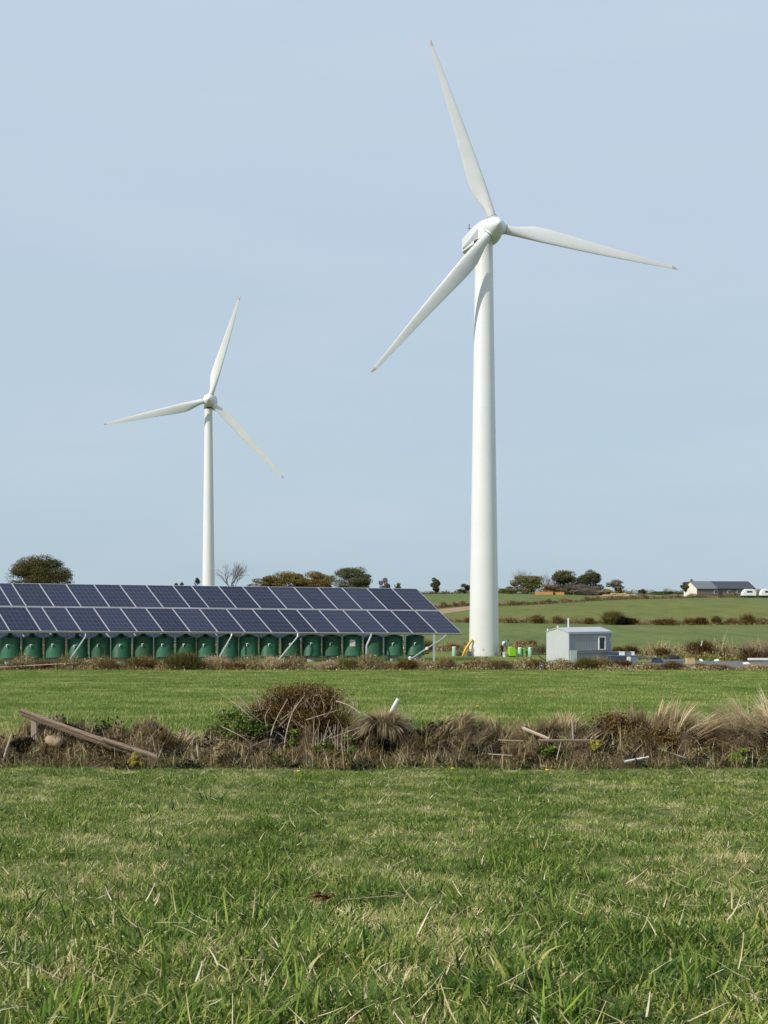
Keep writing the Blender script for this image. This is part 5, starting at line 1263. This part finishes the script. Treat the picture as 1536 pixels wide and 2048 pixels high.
GT = 'dead grass tussocks along the bank'
for i, (px, dy, n, rad, l0, l1, mt, kw, lab) in enumerate([
    (905, -.25, 1500, .22, .20, .45, 'deadgrey', dict(bend=1.6, az0=.2), 'grey dead tussock just right of the drooping dome'),
    (945, -.40, 1200, .20, .20, .42, 'deadgrey', dict(bend=1.8, az0=-.6), 'grey tussock combed downhill before the long white pole'),
    (1000, .0, 1300, .28, .18, .34, 'deadgrass', dict(bend=.9), 'short brown tussock on the bank crest before the pale pole'),
    (1068, .1, 1500, .26, .22, .40, 'deadgrass', dict(bend=.9), 'upright straw tussock behind the pale grey pole'),
    (1125, .15, 1100, .22, .20, .36, 'deadgrass', dict(bend=.9), 'straw tussock beside the thin upright stake'),
    (1180, -.2, 1200, .24, .25, .50, 'deadgrey', dict(bend=1.7, az0=0.0, azw=.5), 'grey tussock swept sideways against the brown bracken mound'),
    (1290, .05, 2200, .30, .30, .55, 'deadgrass', dict(bend=1.0), 'thick tawny tussock behind the bracken mound'),
    (1345, .0, 2400, .34, .30, .60, 'deadgrass', dict(bend=1.2, az0=.0, azw=.7), 'tawny tussock with the yellow stalk leaning right'),
    (1405, -.3, 1300, .26, .45, .85, 'blond', dict(bend=1.5, az0=-.25, azw=.35, lean=.8), 'long pale grass swept down along the bank like combed hair'),
    (1400, .2, 1500, .28, .28, .48, 'deadgrey', dict(bend=.9), 'grey brown tussock behind the combed pale grass'),
    (1455, .1, 1700, .30, .25, .46, 'deadgrass', dict(bend=1.1), 'brown tussock between combed grass and tall blond grass'),
    (1500, -.05, 700, .22, .45, .85, 'blond', dict(bend=1.3, lean=.5, bw=.015), 'tall arching blond grass at the picture edge'),
    (1540, -.1, 650, .24, .45, .85, 'blond', dict(bend=1.4, az0=2.9, azw=.6, bw=.015), 'blond grass cut by the picture edge arching back inward'),
    (1475, -.45, 1100, .22, .22, .45, 'deadgrey', dict(bend=1.8, az0=-1.2), 'grey grass hanging below the tall blond grass'),
    (275, -.05, 420, .10, .14, .27, 'deadgrey', dict(bend=.7), 'small grey dead seed head tussock behind the leaning timber'),
    (362, -.05, 1000, .17, .16, .30, 'deadgrey', dict(bend=1.1), 'grey brown tussock between the leaning timber and bramble'),
    (330, -.35, 900, .20, .15, .32, 'scrub', dict(bend=1.5), 'brown tangle hanging below the leaning timber tail'),
    (120, -.55, 1300, .30, .12, .26, 'deadgrass', dict(bend=1.6, az0=-1.6, azw=.6, lean=.9), 'straw curtain hanging on the bank under the tan stone'),
    (195, -.55, 1300, .28, .12, .26, 'scrub', dict(bend=1.6, az0=-1.6, azw=.8, lean=.9), 'brown curtain of dead grass under the leaning timber'),
    (30, -.10, 1100, .24, .16, .34, 'deadgrass', dict(bend=1.3), 'dry tussock at the bank end beside the white twig'),
    (1040, -.45, 900, .24, .18, .36, 'deadgrass', dict(bend=1.6, az0=-1.4, azw=.8), 'dry grass hanging below the pale grey pole'),
    (1300, -.55, 1000, .28, .14, .30, 'scrub', dict(bend=1.6, az0=-1.5, azw=.8), 'brown growth hanging at the foot of the bracken mound'),
    (640, -.62, 800, .26, .12, .26, 'deadgrass', dict(bend=1.2), 'dry tuft at the foot of the brush pile'),
    (850, -.35, 900, .22, .18, .34, 'scrub', dict(bend=1.4), 'dark brown tuft in the shade of the drooping dome')]):
    kw = dict(kw); tussock('grass_tussock', lab, px, BY + dy, n, rad, l0, l1, mt, seed=500 + i, group=GT, **kw)

leaf_clump('bracken_mound', 'dark brown bracken mound on the bank left of the combed grass', 1232, BY - .20, .95, .42, 'bracken', 8000, .038, 430, -.02, 'bracken', .6, 30, 14, fuzz=1.0, asp=.4)
leaf_clump('bracken_mound', 'low bracken mound under the thin crossed sticks', 1320, BY - .45, .80, .24, 'bracken', 3800, .036, 431, -.02, 'bracken', .4, 18, 8, fuzz=1.0, asp=.4)
leaf_clump('ivy_patch', 'green ivy patch below the brown pole on the bank', 1098, BY - .62, .40, .22, 'bramble', 650, .055, 432, .02, 'ivy', .25, 8, 3)
leaf_clump('ivy_patch', 'light green leaf spray above the brown pole', 1125, BY - .3, .24, .17, 'grassbright', 260, .05, 433, .0, 'ivy', .2, 5, 2)
leaf_clump('ivy_patch', 'yellow green leaves low on the bank beside the bracken mound', 1190, BY - .72, .45, .20, 'moss', 420, .05, 434, .0, 'ivy', .25, 8, 3)
leaf_clump('shrub_or_shade', 'black leafed dead shrub behind the post of leaning timber', 132, BY - .20, .60, .30, 'blackleafshade', 3200, .05, 435, .02, 'shrub', .35, 14, 8, 'black', fuzz=.9, asp=.45)
leaf_clump('shrub_or_shade', 'black leaf clump painting the shaded hollow beside the white twig', 47, BY - .62, .48, .22, 'blackleafshade', 1900, .05, 436, -.02, 'shrub', .3, 9, 3, 'black', fuzz=.9, asp=.45)  # black leaves stand in for shade in this hollow
leaf_clump('shrub_or_shade', 'black leaf clump painting the shaded hollow under the timber tail', 236, BY - .80, .36, .18, 'blackleafshade', 1500, .05, 437, -.02, 'shrub', .25, 8, 3, 'black', fuzz=.9, asp=.45)  # shade below the timber, painted with black leaves
leaf_clump('shrub_or_shade', 'black leaf clump painting the shadow beside the drooping dome of grass', 838, BY - .30, .35, .30, 'blackleafshade', 1500, .05, 438, -.02, 'shrub', .25, 8, 3, 'black', fuzz=.9, asp=.45)  # dark shadow by the dome, built as black leaves
leaf_clump('green_cushion', 'low green cushion plant near the picture edge of bank', 1478, BY - .75, .42, .20, 'grassbright', 1500, .03, 439, .0, 'plant', .3, 9, 0)

# leaning timber, post and stone
tm = empty('leaning_timber', P(335, 1530, BY - 1.0), 0, 'long weathered double plank leaning across the short post', 'timber')
a_, b_ = P(335, 1531, BY - 1.02), P(42, 1424, BY - .52)
d_ = (b_ - a_).normalized(); up_ = Vector((0, -.55, .83)); sd = d_.cross(up_).normalized(); up_ = sd.cross(d_)
def plank(a, b, w, h, nm='plank', jag=.04, seed=0):
    r0 = np.random.default_rng(seed); n = 14; v, f = [], []
    d = (b - a); L_ = d.length
    for k in range(n + 1):
        c = a + d * (k / n); 
        for (i_, j_) in ((-1, -1), (1, -1), (1, 1), (-1, 1)):
            e = d.normalized() * (r0.uniform(-jag, jag) if k in (0, n) else 0)
            v.append(c + e + sd * (i_ * h / 2 + r0.normal(0, .0022)) + up_ * (j_ * w / 2 + r0.normal(0, .0035)))
    for k in range(n):
        for m_ in range(4): f.append((k * 4 + m_, k * 4 + (m_ + 1) % 4, (k + 1) * 4 + (m_ + 1) % 4, (k + 1) * 4 + m_))
    f += [(3, 2, 1, 0), tuple(n * 4 + k for k in range(4))]
    me = pymesh(nm, [p - tm.location for p in v], f); bm = bmesh.new(); bm.from_mesh(me); bmesh.ops.recalc_face_normals(bm, faces=bm.faces); bm.to_mesh(me); bm.free()
    return link(nm, me, M['wood'], tm)
plank(a_ - up_ * .026, b_ - up_ * .026, .042, .06, seed=1); plank(a_ + up_ * .026 + d_ * .12, b_ + up_ * .026, .044, .05, seed=2)
plank(P(312, 1513, BY - 1.06), P(205, 1478, BY - .90), .035, .05, 'splinter', .03, seed=3)
pb = bpt(68, BY - .50); pt_ = P(69, 1438, BY - .50)
po = empty('wooden_post', (pt_.x, pt_.y, pb.z - .1), 0, 'short weathered post propping up the leaning timber', 'post')
MB().box((0, 0, (pt_.z - pb.z + .1) / 2), (.080, .075, pt_.z - pb.z + .1)).build('shaft', M['woodpale'], po, bevel=.008)
c = P(107, 1483, BY - .66); st = sack(107, BY - .66, .125, .10, .17, 'stone', 'tan_stone', 'rounded tan stone lying on the bank beneath leaning timber', 'stone', 5); st.location = c + Vector((0, 0, -.06)); st.scale = (1.0, 1.0, .78); st.rotation_euler = (.25, .18, .4)
# sticks and poles
stick('white_twig', 'bare whitish twig standing at the end of the bank', P(3, 1532, BY - .9), P(24, 1468, BY - .7), .018, 'twigpale', 'twig', None, .02)
bpy.data.objects['white_twig'].data.materials[0] = M['woodpale']
stick('grey_pole', 'thick pale grey pole lying askew on the bank', P(1046, 1456, BY - .25), P(1099, 1478, BY - .62), .024, 'barkgrey', 'pole'); bpy.data.objects['grey_pole'].data.materials[0] = M['twigpale']
stick('brown_pole', 'straight brown pole lying level on the bank', P(1078, 1481, BY - .72), P(1188, 1481, BY - .62), .022, 'wood', 'pole')
stick('thin_stake', 'thin pale stake standing upright on the bank', P(1146, 1478, BY - .45), P(1144, 1437, BY - .42), .012, 'twigpale', 'stake')
stick('yellow_stalk', 'single yellow stalk sticking up from the tawny tussock', P(1317, 1432, BY), P(1326, 1398, BY), .011, 'strawstick', 'stalk')
stick('thin_stick', 'long thin stick lying down the bracken mound slope', P(1284, 1485, BY - .55), P(1371, 1516, BY - .85), .009, 'twigpale')
stick('white_lath', 'broken white lath lying at the foot of the bank', P(1250, 1523, BY - 1.12), P(1297, 1514, BY - 1.02), .018, 'tubewhite', 'lath')
stick('white_lath', 'tiny pale lath on the grass before the bank', P(1237, 1544.5, BY - 1.25), P(1262, 1544, BY - 1.25), .011, 'tan', 'lath')
stick('thin_stick', 'pale stick on the bank face left of the ivy patch', P(976, 1508, BY - .8), P(1024, 1511, BY - .82), .009, 'twigpale')
stick('thin_stick', 'short pale stick on the bank above the ivy patch', P(996, 1480, BY - .6), P(1046, 1482, BY - .6), .009, 'woodpale')
stick('thin_stick', 'thin pale stick at the picture edge foot of bank', P(1512, 1515, BY - .85), P(1540, 1527, BY - .9), .010, 'twigpale')
stick('thin_stick', 'pale stick lying on grass before the brush pile', P(582, 1544, BY - 1.2), P(627, 1530, BY - 1.0), .008, 'twigpale')
stick('thin_stick', 'forked bare branch foot beside the tan mossy cushion', P(398, 1535, BY - .9), P(394, 1490, BY - .8), .011, 'twigpale')
stick('thin_stick', 'side prong of the forked bare branch by the cushion', P(395, 1522, BY - .88), P(381, 1513, BY - .86), .008, 'twigpale')
stick('thin_stick', 'slanting thin stick before the dry grass under the pole', P(1113, 1520, BY - .82), P(1122, 1484, BY - .75), .008, 'twigpale')

# ------------------------------------------------------------------ meadow grass (uncountable)
protos_near = []
for k in range(6): protos_near.append((tuft(36, .095, .03, .085, .005, .011, 1.1, .9, .0, .86, dead=.10, segs=4), M['grass']))
for k in range(3): protos_near.append((tuft(30, .085, .05, .13, .006, .013, .95, 1.2, .05, .68, dead=.05, segs=4), M['grass']))
for k in range(3): protos_near.append((tuft(34, .11, .035, .11, .004, .008, 1.15, .7, .55, .98, dead=.35), M['grass']))
for k in range(3): protos_near.append((tuft(12, .10, .10, .24, .008, .016, .75, 1.3, .0, .75, segs=5), M['grass']))
for k in range(2):                                                   # low broad-leaved herbs
    n = 16; r_ = .07 * np.sqrt(rng.uniform(0, 1, n)); a = rng.uniform(0, 6.283, n)
    protos_near.append((tuft(26, .11, .05, .15, .008, .016, 1.0, 1.3, .0, .9, segs=5), M['grasscool']))
    protos_near.append((fast_mesh('herb', *leaf_arrays(np.stack([r_ * np.cos(a), r_ * np.sin(a), rng.uniform(.02, .06, n)], 1), rng.normal(0, .5, (n, 3)) + np.array([0, 0, 1.0]), rng.uniform(.010, .024, n), rng.uniform(.0, .55, n), .6)), M['grass']))
def field_points(y0, y1, dens, seed, margin=3.0, half=.31):
    r0 = np.random.default_rng(seed); out = []
    step = (y1 - y0) / 40
    for k in range(40):
        a = y0 + k * step; hw = half * (a + step) + margin; m_ = int(dens(a) * step * 2 * hw)
        x = r0.uniform(-hw, hw, m_); y = r0.uniform(a, a + step, m_); out.append(np.stack([x, y], 1))
    return np.concatenate(out)
pt = field_points(3.6, 17.5, lambda y: np.interp(y, [3.6, 6, 10, 18], [250, 235, 190, 150]), 81, 1.6)
x, y = pt[:, 0], pt[:, 1]; m_ = len(pt)
pn = snoise(x, y, 1.6, 82) + .8 * snoise(x, y, .55, 83)
r0 = np.random.default_rng(84); u = r0.uniform(0, 1, m_)
idx = r0.integers(0, 6, m_)
idx = np.where((pn > .45) & (u < .55), 6 + r0.integers(0, 3, m_), idx)
idx = np.where((pn < -.45) & (u < .60), 9 + r0.integers(0, 3, m_), idx)
idx = np.where(u > .945, 12 + r0.integers(0, 3, m_), idx)
idx = np.where((u > .88) & (u <= .945), 16 + 2 * r0.integers(0, 2, m_), idx)
pn2 = snoise(x, y, 1.1, 89)
idx = np.where((pn2 > .6) & (u > .34) & (u < .52), 15 + 2 * r0.integers(0, 2, m_), idx)
near_fr = np.interp(y, [4, 6.2, 9, 14], [1.25, 1.05, .76, .64])
s_ = r0.uniform(.75, 1.25, m_) * (1 + .14 * np.clip(pn, -1.2, 1.6)) * near_fr
s_ = np.where(y > 16.9, s_ * .85, s_)
rot = np.stack([r0.normal(0, .12, m_), r0.normal(0, .12, m_), r0.uniform(0, 6.283, m_)], 1)
tag(scatter_object('meadow_grass', np.stack([x, y, gz(x, y)], 1), rot, np.stack([s_ * 1.15, s_ * 1.15, s_], 1), idx, protos_near), 'short green meadow grass before the bank', None, None, 'stuff')

protos_far = [(tuft(170, .34, .07, .16, .012, .024, .6, 1.0, .05, .8, segs=2, dead=.05), M['grassfar']) for k in range(5)] + [(tuft(150, .34, .06, .15, .010, .02, .8, .9, .55, .95, segs=2, dead=.2), M['grassfar']) for k in range(2)]
pt = field_points(20.2, 87.0, lambda y: np.interp(y, [20, 30, 87], [16, 11, 5.5]), 85, 2.5)
x, y = pt[:, 0], pt[:, 1]; m_ = len(pt); r0 = np.random.default_rng(86)
pn = snoise(x * .5, y, 5, 87) + .6 * snoise(x, y, 2.0, 88)
idx = np.where((pn < -.5) & (r0.uniform(0, 1, m_) < .55), 5 + r0.integers(0, 2, m_), r0.integers(0, 5, m_))
s_ = r0.uniform(.75, 1.2, m_) * np.interp(y, [20, 40, 87], [.85, 1.0, 1.35])
rot = np.stack([np.zeros(m_), np.zeros(m_), r0.uniform(0, 6.283, m_)], 1)
tag(scatter_object('pasture_grass', np.stack([x, y, gz(x, y)], 1), rot, np.stack([s_ * 1.2, s_ * 1.2, s_ * np.interp(y, [20, 87], [1, .8])], 1), idx, protos_far), 'pasture grass between the bank and the scrub hedge', None, None, 'stuff')

# straw stalks lying in the near meadow
r0 = np.random.default_rng(90); n = 1300
yv = 4.2 + 13.0 * r0.uniform(0, 1, n) ** 1.5; xv = r0.uniform(-1, 1, n) * (.31 * yv + .8)
base = np.stack([xv, yv, gz(xv, yv) + r0.uniform(.05, .125, n) * np.interp(yv, [4, 9, 14], [1.2, .9, .7])], 1)
A = blade_arrays(base, r0.uniform(0, 6.283, n), r0.uniform(.05, .20, n) * np.interp(yv, [4, 9], [1.15, .8]), r0.uniform(.005, .011, n), r0.uniform(.9, 1.6, n), r0.normal(0, .4, n), 3, r0.uniform(0, 1, n), r0.uniform(-1, 1, n), tipw=.35)
tag(link('straw', fast_mesh('straw', *A), M['straw']), 'loose straw stalks lying in the near meadow', None, None, 'stuff')

# single plants in the meadow
def meadow_plant(name, label, px, py, Y, n, l0, l1, bw, mat, cat, lean=.5, bend=1.0, rad=.05, seed=1, segs=6, group=None):
    X = (px - CX) / F * Y; c = Vector((X, Y, gzf(X, Y))); r0 = np.random.default_rng(seed)
    a = r0.uniform(0, 6.283, n); rr_ = rad * np.sqrt(r0.uniform(0, 1, n)); base = np.stack([rr_ * np.cos(a), rr_ * np.sin(a), np.full(n, -.01)], 1)
    o = empty(name, c, 0, label, cat, group)
    lw = r0.uniform(l0, l1, n); ww = r0.uniform(.7, 1.2, n) * bw; le = np.abs(r0.normal(lean, .25, n)); be = bend * r0.uniform(.2, 1.2, n); rn = r0.uniform(0, 1, n); tw = r0.uniform(-.8, .8, n)
    for k in range(n):
        A = blade_arrays(base[k:k + 1], a[k:k + 1], lw[k:k + 1], ww[k:k + 1], le[k:k + 1], be[k:k + 1], segs, rn[k:k + 1], tw[k:k + 1])
        link('leaf', fast_mesh('leaf', *A, smooth=True), M[mat], o)
    return o
def depth_at(py, px=768):
    for Yk in np.arange(3.5, 60, .02):
        X = (px - CX) / F * Yk
        if HY - gzf(X, Yk) / Yk * F <= py: return float(Yk)
    return 60.0
for i, (px, py, n, l0, l1, bw, mt, lean, bend, rad, lab) in enumerate([
    (1085, 2060, 7, .16, .28, .022, 'grassbright', .25, .5, .03, 'bright broad leaved green tuft at the bottom edge'),
    (300, 2010, 12, .12, .22, .014, 'grassdark', .7, 1.1, .04, 'dark arching grass tuft by pale straw in the near meadow'),
    (235, 1925, 6, .14, .26, .010, 'grassdark', .2, .5, .03, 'tall thin dark green blades standing up in the meadow'),
    (130, 2040, 10, .15, .26, .016, 'grassbright', .4, .9, .05, 'pale green tuft near the bottom corner of the meadow'),
    (600, 2000, 14, .14, .24, .013, 'grassbright', .6, 1.0, .06, 'loose green tuft with straw before the middle of meadow'),
    (890, 1990, 14, .14, .26, .014, 'grassdark', .6, 1.0, .06, 'dark green tuft left of the bright broad leaved one'),
    (840, 1730, 10, .14, .25, .010, 'grassdark', .3, .6, .05, 'upright thin blades in the middle of the near meadow'),
    (985, 1725, 9, .12, .24, .010, 'grassbright', .4, .6, .05, 'upright pale blades right of the thin upright ones'),
    (1215, 1760, 12, .10, .2, .012, 'grassbright', .5, .8, .05, 'light green tuft in the right half of the near meadow'),
    (450, 1770, 14, .08, .16, .014, 'grassdark', .8, .9, .06, 'dark low weed in the left half of near meadow'),
    (1440, 1960, 12, .10, .22, .012, 'grassbright', .6, .9, .06, 'green tuft low in the corner of the meadow'),
    (145, 1720, 8, .10, .20, .012, 'grassdark', .6, .7, .04, 'dark leaning blades at the left side of the meadow'),
    (1510, 1830, 7, .14, .26, .010, 'grassdark', .4, .7, .04, 'dark blades leaning in from the picture edge')]):
    meadow_plant('grass_tuft', lab, px, py, max(4.6, depth_at(py, px)), n, l0, l1, bw, mt, 'grass tuft', lean, bend, rad, 600 + i, group='larger tufts in the meadow')
for i, (px, py, n, lab) in enumerate([(418, 1603, 46, 'dark sprawling weed on the grass below the tan mossy cushion'), (1062, 1587, 40, 'dark spreading weed on the grass right of the brush pile'), (1345, 1596, 22, 'small dark weed on the grass below the bracken mound')]):
    meadow_plant('dark_weed', lab, px, py, depth_at(py, px), n, .10, .30, .014, 'grassdark', 'weed', .75, .9, .12, 640 + i, group='dark weeds before the bank')
for i, (px, py, lab) in enumerate([(597, 1562, 'yellow dandelion on the grass below the brush pile'), (1094, 1560, 'yellow dandelion on the grass below the ivy patch'), (905, 1556, 'small yellow dandelion below the grey tussocks'), (955, 1428, 'yellow dandelion in the pasture behind the bank'), (1493, 1398, 'yellow dandelion in the pasture above the tall blond grass')]):
    Y = depth_at(py, px); X = (px - CX) / F * Y; o = empty('dandelion', (X, Y, gzf(X, Y)), 0, lab, 'flower', 'dandelions'); k = .8 if Y < 20 else 1.2
    MB().tube([(0, 0, 0), (.01, 0, .08 * k), (.015, 0, .13 * k)], .003 * k, 5).build('stalk', M['grassbright'], o)
    MB().lathe([(.002 * k, .125 * k), (.026 * k, .145 * k), (.030 * k, .155 * k), (.012 * k, .162 * k), (.001, .163 * k)], 12).build('head', M['petal'], o)
X = (645 - CX) / F * 7.6
leaf_clump_c = Vector(((645 - CX) / F * depth_at(1815, 645), depth_at(1815, 645), 0)); leaf_clump_c.z = gzf(leaf_clump_c.x, leaf_clump_c.y)
A = crown_leaves(.16, .05, 0, .12, 420, .02, 6, 660); o = link('bracken_scrap', fast_mesh('bracken_scrap', *A), M['bracken'], None, leaf_clump_c + Vector((0, 0, .05))); tag(o, 'small brown scrap of dead bracken lying in the meadow', 'bracken')
Yk = depth_at(1812, 740); stick('straw_stalk', 'long brown straw stalk lying beside the bracken scrap', P(690, 1813, Yk) + Vector((0, 0, .04)), P(808, 1806, Yk + .1) + Vector((0, 0, .05)), .004, 'twigpale', 'straw')
